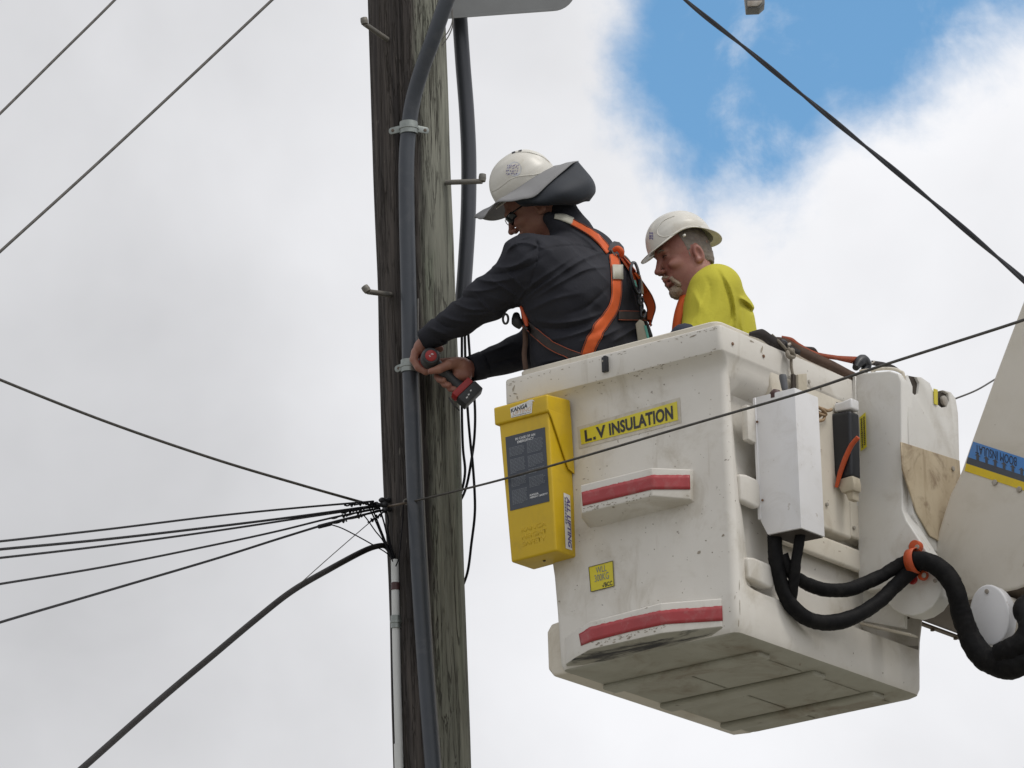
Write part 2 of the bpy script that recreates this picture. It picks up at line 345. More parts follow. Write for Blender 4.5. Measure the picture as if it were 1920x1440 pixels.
M_['hat_white'] = mat('white_helmet_shell', (.64, .625, .575), .38, (.63, .61, .55), 9, .6, .03, 90, dirt=(.42, .35, .24), dscale=13, damount=.35, specks=(.3, .24, .16), sscale=60, samount=.4)
M_['brim'] = mat('grey_hat_brim', (.23, .23, .235), .8, (.20, .20, .205), 12, .6, .1, 140)
M_['flap'] = mat('dark_neck_flap', (.012, .0165, .025), .7, (.019, .024, .034), 8, .6, .1, 120)
M_['lens'] = mat('dark_lens', (.012, .016, .02), .12, nscale=5)
M_['tool_red'] = mat('red_tool_plastic', (.33, .018, .018), .42, (.28, .015, .015), 20, .5)
M_['tool_black'] = mat('black_tool_rubber', (.028, .03, .033), .55, (.04, .042, .045), 20, .5, .1, 150)
M_['beige_pack'] = mat('beige_webbing_pack', (.48, .45, .36), .75, (.42, .39, .30), 20, .6, .2, 160)
M_['green_tag'] = mat('green_tag', (.12, .45, .36), .5, nscale=20)
M_['grey_strap'] = mat('grey_reflective_patch', (.46, .45, .38), .6, (.40, .39, .33), 20, .5)
M_['insulator'] = mat('dark_insulator', (.03, .03, .033), .35, nscale=12)
M_['beige_box'] = mat('beige_fitting', (.52, .47, .37), .5, (.42, .37, .28), 10, .6, dirt=(.25, .19, .12), dscale=10, damount=.4)
M_['dark_hole'] = mat('dark_recess', (.05, .04, .032), .8, nscale=20)  # dark brown for openings; in the bracket notches it stands in for shade
M_['shaft_grey'] = mat('grey_plastic', (.10, .105, .115), .5, nscale=20)
M_['hair2'] = M_['hair']

POLE_X = .335                    # minus the pole's x
def wood_material():
    m = bpy.data.materials.new('weathered_pole_timber'); m.use_nodes = True; nt = m.node_tree; N = nt.nodes; Lk = nt.links; bs = N['Principled BSDF']
    bs.inputs['Roughness'].default_value = .9; bs.inputs['Specular IOR Level'].default_value = .2
    tc = N.new('ShaderNodeTexCoord')
    def nz(stretch, scale, detail=6, rgh=.6, dist=0.0):
        mp = N.new('ShaderNodeMapping'); Lk.new(tc.outputs['Object'], mp.inputs['Vector']); mp.inputs['Scale'].default_value = stretch
        n = N.new('ShaderNodeTexNoise'); Lk.new(mp.outputs[0], n.inputs['Vector']); n.inputs['Scale'].default_value = scale; n.inputs['Detail'].default_value = detail
        n.inputs['Roughness'].default_value = rgh; n.inputs['Distortion'].default_value = dist; return n.outputs['Fac']
    def rmp(v, lo, hi, t0=0., t1=1.):
        n = N.new('ShaderNodeMapRange'); n.interpolation_type = 'SMOOTHSTEP'; Lk.new(v, n.inputs['Value'])
        for k, x in (('From Min', lo), ('From Max', hi), ('To Min', t0), ('To Max', t1)): n.inputs[k].default_value = x
        return n.outputs['Result']
    def mix(f, a, b):
        n = N.new('ShaderNodeMix'); n.data_type = 'RGBA'; Lk.new(f, n.inputs[0])
        for s, v in ((6, a), (7, b)):
            if isinstance(v, tuple): n.inputs[s].default_value = (*v, 1)
            else: Lk.new(v, n.inputs[s])
        return n.outputs[2]
    def mth(op, a, b):
        n = N.new('ShaderNodeMath'); n.operation = op
        for i, v in enumerate((a, b)):
            if isinstance(v, (int, float)): n.inputs[i].default_value = v
            else: Lk.new(v, n.inputs[i])
        return n.outputs[0]
    grain = nz((1, 1, .05), 42, 7, .65, .4); fine = nz((1, 1, .035), 110, 5, .6, .3); blot = nz((1, 1, .25), 9, 6, .6, .5)
    col = mix(rmp(grain, .32, .68), (.135, .138, .115), (.25, .252, .212))
    col = mix(rmp(blot, .5, .75, 0, .5), col, (.20, .225, .17))
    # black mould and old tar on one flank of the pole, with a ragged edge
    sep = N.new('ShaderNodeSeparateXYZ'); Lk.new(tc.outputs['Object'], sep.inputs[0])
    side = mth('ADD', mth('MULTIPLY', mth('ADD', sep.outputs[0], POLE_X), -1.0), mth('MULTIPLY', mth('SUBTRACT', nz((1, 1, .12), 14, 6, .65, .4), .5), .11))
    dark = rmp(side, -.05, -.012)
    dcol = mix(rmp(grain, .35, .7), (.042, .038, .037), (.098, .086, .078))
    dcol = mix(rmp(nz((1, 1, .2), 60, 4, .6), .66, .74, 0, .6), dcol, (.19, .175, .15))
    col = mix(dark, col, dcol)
    ckn = nz((1, 1, .045), 30, 5, .55, .9); ck2 = nz((1, 1, .06), 62, 4, .55, .7)
    ck = mth('MULTIPLY', rmp(mth('ABSOLUTE', mth('SUBTRACT', ckn, .5), 0), .004, .022, 1, 0), rmp(nz((1, 1, .15), 8, 3), .40, .55))
    ck = mth('MAXIMUM', ck, mth('MULTIPLY', rmp(mth('ABSOLUTE', mth('SUBTRACT', ck2, .5), 0), .004, .03, .8, 0), rmp(nz((1, 1, .2), 12, 3), .45, .6)))
    col = mix(rmp(fine, .63, .70, 0, .7), col, (.045, .038, .03))
    col = mix(mth('MULTIPLY', ck, .85), col, (.030, .026, .022))
    Lk.new(col, bs.inputs['Base Color'])
    b = N.new('ShaderNodeBump'); b.inputs['Strength'].default_value = .8; b.inputs['Distance'].default_value = .006
    h = mth('ADD', mth('ADD', mth('MULTIPLY', grain, .6), mth('MULTIPLY', ck, -1.0)), mth('MULTIPLY', rmp(fine, .60, .70), -.6)); Lk.new(h, b.inputs['Height']); Lk.new(b.outputs[0], bs.inputs['Normal'])
    return m
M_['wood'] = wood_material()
def ground_material():
    m = mat('road_and_verge', (.20, .195, .17), .95, (.23, .215, .175), .6, .8, .5, 8, dirt=(.22, .19, .13), dscale=.25, damount=.5)
    return m
M_['ground'] = ground_material()

# ================================================================== the setting
g = mesh('ground', [(-600, -600, 0), (600, -600, 0), (600, 900, 0), (-600, 900, 0)], [(0, 1, 2, 3)], M_['ground']); tag(g, 'dry grassy ground', 'ground', kind='structure')

# ================================================================== utility pole
PY = 20.1                                     # how far away the pole stands
def pole_mid(py):
    l = aty(690 + 48 * py / 1440, py, PY); r_ = aty(832 + 52 * py / 1440, py, PY); return (l + r_) / 2, np.linalg.norm(r_ - l) / 2 * 1.012
_pt, _rt = pole_mid(0); _pb, _rb = pole_mid(1440)
def pole_at(z):
    t = (z - _pb[2]) / (_pt[2] - _pb[2]); return np.array([_pb[0] + (_pt[0] - _pb[0]) * t, PY, z]), _rb + (_rt - _rb) * t
def build_pole():
    base, _ = pole_at(0.0)
    root = thing('utility_pole', 'weathered round timber utility pole, blackened on its left side', 'utility pole', base)
    V, Fc = [], []; seg = 120; z0, z1 = -.5, 11.2; zs = list(np.linspace(z0, 6.0, 40)) + list(np.linspace(6.05, 10.0, 300)) + list(np.linspace(10.1, z1, 12))
    for z in zs:
        c, r = pole_at(z)
        for k in range(seg):
            th = 2 * math.pi * k / seg; x, y = math.cos(th), math.sin(th)
            d = .010 * mnoise.noise((x * 1.1, y * 1.1, z * .9)) + .004 * mnoise.noise((x * 3, y * 3, z * 2.2)) + .0022 * mnoise.noise((x * 9, y * 9, z * 1.6))
            cr = mnoise.noise((x * 16 + 3, y * 16, z * .75)); d -= .007 * max(0, cr - .28) / .4
            V.append(c + (r + d) * np.array([x, y, 0]))
    n = len(zs)
    for i in range(n - 1):
        for k in range(seg):
            k2 = (k + 1) % seg; Fc.append((i * seg + k, i * seg + k2, (i + 1) * seg + k2, (i + 1) * seg + k))
    Fc.append(tuple((n - 1) * seg + k for k in range(seg)))
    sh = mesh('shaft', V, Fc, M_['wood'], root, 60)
    # bolts to climb by: shank into the timber, upturned end
    def step(p0, p1, kn):
        s = tube('step_bolt', [p0, p1], .0098, M_['step'], root, 10, 1)
        tube('upturned_end', [p1, (np.asarray(p1) + kn) / 2, kn], [.0125, .0145, .013], M_['step'], s, 10, 4)
    step(aty(726, 74, 19.96), aty(684, 45, 19.80), aty(682, 34, 19.80))
    step(aty(736, 553, 20.0), aty(690, 547, 19.86), aty(683, 537, 19.86))
    step(aty(836, 342, 20.02), aty(904, 340, 19.98), aty(905, 327, 19.98))
    return root, sh
POLE, SHAFT = build_pole()
BV_POLE = bvh_of(SHAFT)

# ------------------------------------------------------------------ conduits on the pole
def saddle(parent, px, py, Y, r, ears, tilt=0.0, m='steel', name='saddle_clamp', el=.034):
    """a two-eared pipe saddle: band round the pipe, ear plates with bolts"""
    c = aty(px, py, Y); V = []; Fc = []; seg = 22; w = .022
    dirx = np.array([1, 0, tilt])
    for j, (dz, rr) in enumerate(((-w, r + .001), (-w, r + .0042), (-w * .25, r + .0042), (-w * .18, r + .0065), (w * .18, r + .0065), (w * .25, r + .0042), (w, r + .0042), (w, r + .001))):
        for k in range(seg + 1):
            a = math.pi + math.pi * k / seg; V.append(c + rr * math.cos(a) * dirx + np.array([0, rr * math.sin(a), dz]))
    n = seg + 1
    for j in range(7):
        for k in range(seg): Fc.append((j * n + k, j * n + k + 1, (j + 1) * n + k + 1, (j + 1) * n + k))
    band = solid(mesh(name, V, Fc, M_[m], parent, 40), .0015)
    for s in ears:
        e0 = c + s * (r + .001) * dirx; e1 = c + s * (r + el) * dirx + np.array([0, .012, -.004])
        pts = []; hw = .013
        for k in range(9):
            a = -math.pi / 2 + math.pi * k / 8; pts.append(e1 + np.array([s * hw * .8 * math.cos(a), 0, hw * math.sin(a)]))
        pts += [e0 + np.array([0, 0, hw]), e0 + np.array([0, 0, -hw])]
        ear = prism('ear', pts, (0, .003, 0), M_[m], band, .0008)
        disc('bolt', e1 + np.array([-s * .004, -.0005, 0]), (0, -1, 0), .006, .006, M_['dark_steel'], band, 6, .0006)
    return band
c1 = thing('grey_conduit', 'thick grey conduit clamped to the front of the timber pole', 'conduit', pole_at(0)[0] + np.array([0.05, -.17, 0]))
cp = [(862, -60, 19.78), (836, 5, 19.80), (813, 70, 19.83), (790, 133, 19.87), (774, 190, 19.90), (766, 245, 19.915), (762, 310, 19.915), (763, 420, 19.915), (766, 540, 19.915), (769, 690, 19.915), (773, 800, 19.915), (778, 930, 19.915), (786, 1080, 19.915), (798, 1260, 19.915), (812, 1440, 19.915), (822, 1560, 19.915)]
pth = px_path(cp); last = pth[-1]; pth += [last + np.array([.04, 0, -1.2]), np.array([last[0] + .1, 19.93, 3.0]), np.array([last[0] + .1, 19.93, 0])]
tube('pipe', pth, .0285, M_['pvc_grey'], c1, 28, 8)
saddle(c1, 766.5, 241, 19.915, .0285, (-1, 1), -.02)
saddle(c1, 769, 688, 19.915, .0285, (-1, 1), -.06, el=.017)
w1 = px_path([(784, 560, 19.885), (785, 700, 19.885), (790, 820, 19.885), (796, 960, 19.885), (806, 1140, 19.885), (818, 1320, 19.885), (827, 1440, 19.885), (835, 1560, 19.885)])  # thin pale strand along the right of the grey pipe
o = tube('conduit_pale_line', w1, .0026, M_['wire_grey'], None, 8, 6); tag(o, 'thin pale line running down beside the thick grey conduit', 'wire')
c2 = thing('rear_conduit', 'dark conduit bowed out from the right of the pole behind the sign plate', 'conduit', aty(872, 600, 20.25))
tube('pipe', px_path([(858, -60, 20.24), (862, 30, 20.24), (868, 120, 20.24), (875, 210, 20.24), (879, 300, 20.24), (878, 400, 20.24), (873, 490, 20.24), (868, 560, 20.24), (866, 606, 20.24)]), .0282, M_['pvc_dark'], c2, 28, 8)
for k, (pts, lab) in enumerate((
        ([(866, 598), (866, 700), (866, 775), (868, 840), (872, 885), (864, 925), (848, 960)], 'black cable hanging beside the pole, leftmost of the three strands'),
        ([(871, 598), (873, 690), (877, 770), (882, 830), (886, 866), (890, 925), (890, 967), (884, 1018), (876, 1075), (858, 1120)], 'long black cable beside the pole that loops lowest and tucks behind it'),
        ([(876, 598), (882, 680), (890, 755), (890, 812), (884, 862), (872, 920), (850, 960)], 'black cable hanging furthest out beside the pole, crossing the long one'))):
    o = tube('hanging_cable', px_path(pts, 20.22 + .012 * k), .0048, M_['cable'], None, 8, 8); tag(o, lab, 'cable', 'cables hanging beside the pole')
for k, pts in enumerate(([(846, 20), (848, 40), (840, 60), (829, 72), (822, 78)], [(848, 15), (849, 45), (842, 66), (831, 82), (822, 90)])):
    o = tube('sign_wire', px_path(pts, 20.03), .0022, M_['wire_grey'], None, 8, 8)
    tag(o, ('thin grey wire curling out under the sign plate, upper of two', 'thin grey wire curling out under the sign plate, lower of two')[k], 'wire', 'thin wires under the sign plate')
wc = thing('white_conduit', 'narrow white plastic conduit down the left edge of the pole', 'conduit', pole_at(0)[0] + np.array([-.14, -.05, 0]))
wp = px_path([(740.5, 1050, 20.0), (742, 1150, 20.0), (744, 1250, 20.0), (747, 1360, 20.0), (749.5, 1445, 20.0), (752, 1560, 20.0)]); wp += [np.array([wp[-1][0] + .05, 20.0, 3]), np.array([wp[-1][0] + .08, 20.0, 0])]
tube('pipe', wp, .0143, M_['pvc_white'], wc, 20, 6)
tube('tape_band', [aty(741.2, 1093, 20.0), aty(741.5, 1107, 20.0)], .0158, M_['brown_tape'], wc, 20, 1)
saddle(wc, 742.6, 1167, 20.0, .0146, (1,), -.05)
o = tube('thin_earth_cable', px_path([(733, 1060, 20.02), (734, 1150, 20.02), (735.5, 1250, 20.02), (738, 1350, 20.02), (741, 1445, 20.02), (743, 1560, 20.02)]), .0022, M_['cable'], None, 8, 6); tag(o, 'thin black cable hugging the left side of the white conduit', 'cable')

# ------------------------------------------------------------------ sign plate at the top
def sign_plate():
    root = thing('sign_plate', 'back of a grey metal sign plate with rounded corner, fixed right of pole', 'sign', aty(845, 20, 20.12))
    P = [(826, -300), (826, 36), (1036, 20.5)]
    for k in range(9):
        a = R(90) - R(90) * k / 8; P.append((1036 + 44 * math.cos(a), -22 + 42.5 * math.sin(a)))
    P += [(1084, -300)]
    prism('plate', px_path(P, 20.13), (0, .003, 0), M_['alu'], root, .0008, 1)
    lo = [(828, 31), (1036, 16), (1036, 21), (828, 36.2)]
    prism('folded_edge', px_path(lo, 20.127), (0, -.002, 0), M_['alu'], root, .0008, 1)
sign_plate()
def lamp_piece():
    root = thing('lamp_fitting', 'small grey lamp fitting poking into the top edge over blue sky', 'lamp fitting', aty(1415, 0, 21.0))
    b = prism('housing', px_path([(1394, -30), (1399, 16), (1424, 15), (1434, 6), (1433, -30)], 21.0), (0, .07, 0), M_['alu'], root, .004)
    prism('lens_cover', px_path([(1401, 13), (1421, 12), (1429, 5), (1429, 2), (1401, 3)], 20.995), (0, -.008, 0), M_['bolt'], root, .002)
    tube('bracket_arm', px_path([(1414, -25, 21.04), (1300, -160, 20.8), (1000, -330, 20.3), (800, -380, 20.1)]), .02, M_['alu'], root, 12, 6)
lamp_piece()

# ------------------------------------------------------------------ overhead wires
def wire(name, pts, r, m, label, Y=None, cat='wire', group=None, n=10, seg=8):
    o = tube(name, px_path(pts, Y), r, M_[m], None, seg, n); return tag(o, label, cat, group)
G = 'service wires fanning out left of the pole'
wire('overhead_line', [(330, -120, 24), (215, 0, 23.6), (108, 106, 23.3), (0, 213, 23.0), (-120, 328, 22.6)], .0062, 'wire', 'thin overhead line across the extreme top left corner')
wire('overhead_line', [(640, -122, 24), (510, 0, 23.6), (340, 160, 23.2), (170, 318, 22.8), (0, 472, 22.4), (-120, 582, 22)], .0066, 'wire', 'longer overhead line slanting across the top left, below the corner one')
wire('service_wire', [(-100, 668, 16.8), (0, 712, 17.3), (200, 791, 18.2), (400, 860, 19.0), (560, 908, 19.55), (690, 945, 20.02)], .0050, 'wire', 'brown service wire sloping down to the pole from the left, steepest upper one', group=G)
wire('service_wire', [(-100, 1024, 15.8), (0, 1015, 16.3), (200, 992.5, 17.5), (400, 968, 18.6), (560, 952, 19.4), (700, 940, 20.0)], .0036, 'cable', 'black service wire second from top of the fan left of the pole', group=G)
wire('service_wire', [(-100, 1039, 15.8), (0, 1030, 16.3), (200, 1011, 17.5), (400, 988, 18.6), (560, 968, 19.4), (705, 948, 20.0)], .0042, 'cable', 'black service wire third from top of the fan left of the pole', group=G)
wire('service_wire', [(-100, 1055, 15.8), (0, 1046, 16.3), (200, 1023, 17.5), (400, 996, 18.6), (560, 972, 19.4), (705, 950, 20.0)], .0036, 'cable', 'black service wire fourth from top of the fan, crossing its neighbour', group=G)
wire('service_wire', [(-100, 1112, 15.8), (0, 1095, 16.3), (200, 1062, 17.5), (400, 1022, 18.6), (520, 996, 19.2), (622, 971, 19.65), (712, 953, 20.0)], .0036, 'cable', 'black service wire fifth from top of the fan left of the pole', group=G)
wire('service_wire', [(-100, 1200, 15.8), (0, 1167, 16.3), (200, 1108, 17.5), (400, 1049, 18.6), (520, 1011, 19.2), (604, 985, 19.6), (640, 975, 19.7), (716, 957, 20.0)], .0042, 'cable', 'black service wire lowest of the fan, with a wrapped splice', group=G)
spl = tube('splice_wrap', px_path([(598, 987.5, 19.6), (620, 982, 19.66)]), .0075, M_['cable'], None, 8, 1); tag(spl, 'black wrapped splice on the lowest fan wire', 'splice')
wire('aerial_cable', [(40, 1540, 16.6), (155, 1440, 17.2), (300, 1312, 18.0), (400, 1228, 18.5), (480, 1161, 18.95), (548, 1108, 19.3), (620, 1066, 19.7), (680, 1034, 19.95), (708, 1024, 20.0), (724, 1025, 20.02), (735, 1042, 20.02), (739, 1060, 20.0)], [.0108, .0108, .0108, .0105, .0098, .009], 'cable_brown', 'thick dark aerial cable sweeping down to the bottom left from the pole', cat='cable', seg=12)
wire('catenary_wire', [(545, 1110, 19.3), (620, 1043, 19.6), (694, 979, 19.95), (708, 968, 20.0)], .0016, 'wire', 'very thin straight wire from the thick aerial cable up to the clamps')
for k, (pts, lab) in enumerate((
        ([(690, 948), (702, 972), (714, 1000), (727, 1030), (738, 1055)], 'black lead from the clamps to the white conduit, nearest the aerial cable'),
        ([(697, 950), (708, 978), (719, 1006), (730, 1034), (739, 1055)], 'black lead from the clamps to the white conduit, second of the steep bunch'),
        ([(712, 954), (720, 980), (726, 1005), (733, 1032), (740, 1055)], 'black lead from the clamps to the white conduit, steepest straight one'),
        ([(724, 958), (728, 975), (727, 992), (731, 1015), (741, 1055)], 'black lead bowing out close to the pole above the white conduit'),
        ([(682, 966), (690, 976), (704, 996), (718, 1014), (736, 1050)], 'thin black lead slanting from the middle fan wire to the white conduit'),
        ([(622, 984), (640, 990), (664, 1002), (700, 1022), (726, 1038), (738, 1054)], 'long black lead arching from the wrapped splice to the white conduit'))):
    wire('drop_lead', pts, .0030 if k < 4 else .0024, 'cable', lab, 19.99 + .004 * k, 'cable', 'leads dropping into the white conduit')
wire('pole_lead', [(756, 945), (755, 975), (752, 1010), (748, 1045), (742, 1062)], .0022, 'cable', 'thin dark lead curving down the front of the pole beside the conduit', 19.945)
def clamp_cluster():
    root = thing('clamp_cluster', 'knot of dark wire clamps and twisted ties at the left edge of the pole', 'clamp', aty(725, 950, 20.0))
    def spool(p, q, r):
        a, b = aty(*p), aty(*q); pth = [a + (b - a) * t for t in np.linspace(0, 1, 9)]
        V, Fc = tube_geo(pth, [r * .5, r * .9, r, r * .62, r * .55, r * .62, r, r * .9, r * .5], 12); return mesh('insulator', V, Fc, M_['insulator'], root, 50)
    spool((700, 948, 19.98), (726, 946, 20.02), .014); spool((712, 938, 20.0), (733, 938, 20.05), .011); spool((718, 957, 19.99), (733, 955, 20.03), .011)
    lst = []
    for (x0, y0, x1, y1) in ((646, 948, 700, 941), (640, 962, 706, 948), (622, 972, 712, 952), (620, 983, 716, 956), (690, 980, 724, 958), (686, 945, 712, 947)):
        n = 26; t = np.linspace(0, 1, n); amp = 1.1
        lst.append((px_path([(x0 + (x1 - x0) * s, y0 + (y1 - y0) * s + amp * math.sin(s * 17 + x0 + 2 * math.sin(s * 5)), 19.7 + .3 * (x0 + (x1 - x0) * s - 620) / 105) for s in t]), .0030))
        for s in (.25, .55):
            cx, cy = x0 + (x1 - x0) * s, y0 + (y1 - y0) * s; Yv = 19.7 + .3 * (cx - 620) / 105
            lst.append((px_path([(cx - 3, cy - 3, Yv - .004), (cx, cy + 4, Yv + .004), (cx + 3, cy - 4, Yv - .004), (cx + 6, cy + 2, Yv)]), .0030))
    tubes('twisted_tie', lst, M_['cable'], root, 6, 3)
    tube('eye_bolt', px_path([(770, 944, 19.95), (756, 944, 19.93), (746, 946, 19.93), (736, 948, 19.97), (726, 950, 20.02)]), .0042, M_['dark_steel'], root, 8, 6)
    ring = [(763 + 6 * math.cos(a), 941 + 5 * math.sin(a), 19.935) for a in np.linspace(0, 2 * math.pi, 13)]
    tube('eye', px_path(ring), .0028, M_['step'], root, 8, 2)
clamp_cluster()
# the wire that runs from the pole in front of the bucket, and the ones behind and above it
wire('crossing_wire', [(766, 942, 19.92), (850, 922, 19.7), (945, 898, 19.4), (1090, 857, 19.0), (1300, 795, 18.35), (1500, 737, 17.75), (1640, 690, 17.35), (1780, 645, 16.9), (1925, 598, 16.45), (2100, 536, 15.9)], [.0036, .0042, .0046, .0048], 'wire', 'grey wire slanting up to the right in front of the white bucket')
wire('crossing_wire', [(1766, 757, 19.93), (1790, 748, 19.98), (1830, 732, 20.1), (1866, 711, 20.3), (1930, 672, 20.6), (2050, 600, 21)], .0032, 'wire', 'short dark wire from the arm notch to behind the boom')
def bundled():
    pts = smooth_path(px_path([(1190, -90, 21.5), (1285, 0, 21.0), (1400, 92, 20.4), (1540, 207, 19.7), (1700, 338, 18.9), (1830, 448, 18.3), (1925, 530, 17.8), (2080, 668, 17.0)]), 30)
    root = thing('bundled_cable', 'thick twisted black cable crossing the blue sky at top right', 'cable', pts[len(pts) // 2])
    dist = np.concatenate([[0], np.cumsum([np.linalg.norm(pts[i + 1] - pts[i]) for i in range(len(pts) - 1)])])
    for k in range(2):
        core = []
        for i, p in enumerate(pts):
            t = unit(pts[min(i + 1, len(pts) - 1)] - pts[max(i - 1, 0)]); u = unit(np.cross(t, [0, 0, 1])); v = np.cross(t, u); a = dist[i] * 2 * math.pi / 1.5 + k * math.pi
            core.append(p + .0040 * (math.cos(a) * u + math.sin(a) * v))
        V, Fc = tube_geo(core, .0060, 8); mesh('core', V, Fc, M_['cable'], root, 60)
bundled()

# ================================================================== the bucket
BK = thing('work_platform_bucket', 'white fibreglass bucket of the lift with red striped bumpers', 'bucket', L(.37, .57, -1.1))
SIDE_B = (.93, .86, .80, .7, .55, .4, .3, .22, .17, .14, .11)      # fractions of the arm-side edge where the recess is shaped
def recess(b, z):
    f = min(max((b - .105) / .05, 0), 1) * min(max((1.20 - b) / .06, 0), 1); g_ = min(max((-.15 - z) / .05, 0), 1) * min(max((z + .926) / .02, 0), 1)
    f = f * f * (3 - 2 * f); g_ = g_ * g_ * (3 - 2 * g_); return .06 * f * g_
def rrect(a0, a1, b0, b1, r, z, n=8, rec=False):
    out = []
    for (ca, cb, s) in ((a1 - r, b1 - r, 0), (a0 + r, b1 - r, 90), (a0 + r, b0 + r, 180), (a1 - r, b0 + r, 270)):
        for k in range(n + 1):
            t = R(s + 90 * k / n); out.append((ca + r * math.cos(t), cb + r * math.sin(t), z))
        if s == 90 and rec:
            for fb in SIDE_B: b = b1 * fb; out.append((a0 + recess(b, z), b, z))
    return out
def loft_loops(name, loops, mat_, parent, cap0=True, cap1=True, smooth=35, sub=1):
    n = len(loops[0]); V = [L(*p) for lp in loops for p in lp]; Fc = []
    for i in range(len(loops) - 1):
        for k in range(n): k2 = (k + 1) % n; Fc.append((i * n + k, i * n + k2, (i + 1) * n + k2, (i + 1) * n + k))
    if cap0: Fc.append(tuple(range(n)))
    if cap1: Fc.append(tuple((len(loops) - 1) * n + k for k in range(n)))
    return mesh(name, V, Fc, mat_, parent, smooth)
outer = [(.035, .675, .03, 1.10, .03, -1.098), (.005, .70, .012, 1.125, .03, -1.096), (-.012, .715, .003, 1.137, .03, -1.088), (-.020, .724, -.002, 1.142, .03, -1.068), (-.021, .726, -.002, 1.146, .028, -1.0), (-.019, .728, -.001, 1.152, .028, -.945),
         (-.018, .730, .0, 1.157, .028, -.925), (-.018, .732, .001, 1.160, .028, -.908), (-.017, .733, .002, 1.164, .028, -.89), (-.012, .745, .008, 1.21, .027, -.75), (.006, .80, .027, 1.30, .026, -.42), (.012, .83, .037, 1.35, .025, -.24), (.014, .838, .040, 1.365, .025, -.20), (.016, .845, .042, 1.375, .025, -.165), (.015, .852, .041, 1.385, .025, -.142), (.012, .866, .034, 1.392, .024, -.122),
         (.006, .892, .018, 1.412, .022, -.104), (.0025, .908, .007, 1.430, .02, -.0955), (.0005, .9155, .001, 1.4385, .018, -.0915), (-.0005, .917, -.0005, 1.4405, .018, -.087), (.0, .917, .0, 1.44, .018, -.009), (.0015, .9155, .0015, 1.4385, .018, -.003), (.006, .911, .006, 1.434, .018, .0),
         (.045, .87, .045, 1.395, .03, .0), (.052, .86, .052, 1.388, .03, -.02), (.075, .80, .07, 1.29, .03, -.42), (.085, .69, .06, 1.11, .03, -1.03)]
N_OUT = 23
SHELL = loft_loops('shell', [rrect(*o_, rec=True) if i_ < N_OUT else [(max(p[0], o_[0]), p[1], p[2]) for p in rrect(*o_, rec=True)] for i_, o_ in enumerate(outer)], M_['gel'], BK, True, True)
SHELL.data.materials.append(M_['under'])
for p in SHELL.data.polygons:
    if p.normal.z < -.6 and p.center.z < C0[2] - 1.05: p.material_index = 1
lin = [(.036, .879, .036, 1.404, .034, -.004), (.034, .881, .034, 1.406, .034, .026), (.037, .878, .037, 1.403, .033, .030), (.046, .869, .046, 1.394, .03, .030), (.049, .866, .049, 1.391, .03, .026), (.053, .862, .053, 1.387, .03, -.1)]
loft_loops('liner_lip', [rrect(*o_) for o_ in lin], M_['gel_side'], BK, False, False)
BV_SHELL = bvh_of(SHELL)
# floor ribs and the shallow trays between them, seen from below
for k, b0 in enumerate((.22, .56, .93)):
    prism('floor_rib', [L(.05, b0, -1.096), L(.70, b0, -1.096), L(.70, b0 + .075, -1.096), L(.05, b0 + .075, -1.096)], Z * -.020, M_['under'], BK, .009, 3)
for k, (b0, b1) in enumerate(((.315, .545), (.655, .915), (1.02, 1.10))):
    prism('floor_panel', [L(.09, b0, -1.097), L(.395, b0, -1.097), L(.395, b1, -1.097), L(.09, b1, -1.097)], Z * -.006, M_['under'], BK, .003, 1)
    prism('floor_panel', [L(.405, b0, -1.097), L(.68, b0, -1.097), L(.68, b1, -1.097), L(.405, b1, -1.097)], Z * -.0065, M_['under'], BK, .003, 1)
# skirts low on both long sides
def skirt(s0, s1, b0, b1):
    d = s1 - s0
    prof = [(s0 - d * .5, -.895), (s1 - d * .25, -.905), (s1, -.93), (s1, -1.062), (s1 - d * .3, -1.092), (s0 - d * .4, -1.0975)]
    bm = prism_bm([L(a, b0, z) for a, z in prof], B * (b1 - b0), .012, 3, 20)
    return from_bm('lower_skirt', bm, M_['gel_side'], BK, 40)
SK2 = skirt(.72, .795, .035, 1.13)
# mounting pad on the side that carries the arm, bosses on the near corner
pad = [(.30, -.005), (.30, -.10), (.335, -.30), (.36, -.595), (.77, -.595), (.77, -.005)]
PAD = prism('mounting_pad', [L(.075, b, z) for b, z in pad], -A * .072, M_['gel_side'], BK, .012, 3)
PAD2 = prism('mounting_pad', [L(.075, b, z) for b, z in ((.772, -.005), (.772, -.585), (1.30, -.585), (1.36, -.005))], -A * .069, M_['gel_side'], BK, .010, 3)
LEDGE = prism('side_ledge', [L(.03, b, z) for b, z in ((.34, -.62), (.34, -.70), (1.12, -.70), (1.14, -.62))], -A * .022, M_['gel_side'], BK, .018, 3)
for (z0, z1, b1, th) in ((-.508, -.615, .205, .030), (-.805, -.893, .24, .0465)):
    prism('corner_boss', [L(.03, b, z) for b, z in ((.085, z0 - .006), (.125, z0), (b1 - .02, z0 - .002), (b1, z0 - .02), (b1, z1 + .012), (b1 - .02, z1), (.085, z1 + .006))], -A * th, M_['gel'], BK, .011, 3)
prism('corner_boss', [L(.03, b, z) for b, z in ((.15, -.25), (.15, -.375), (.205, -.38), (.205, -.25))], -A * .026, M_['gel'], BK, .006, 2)
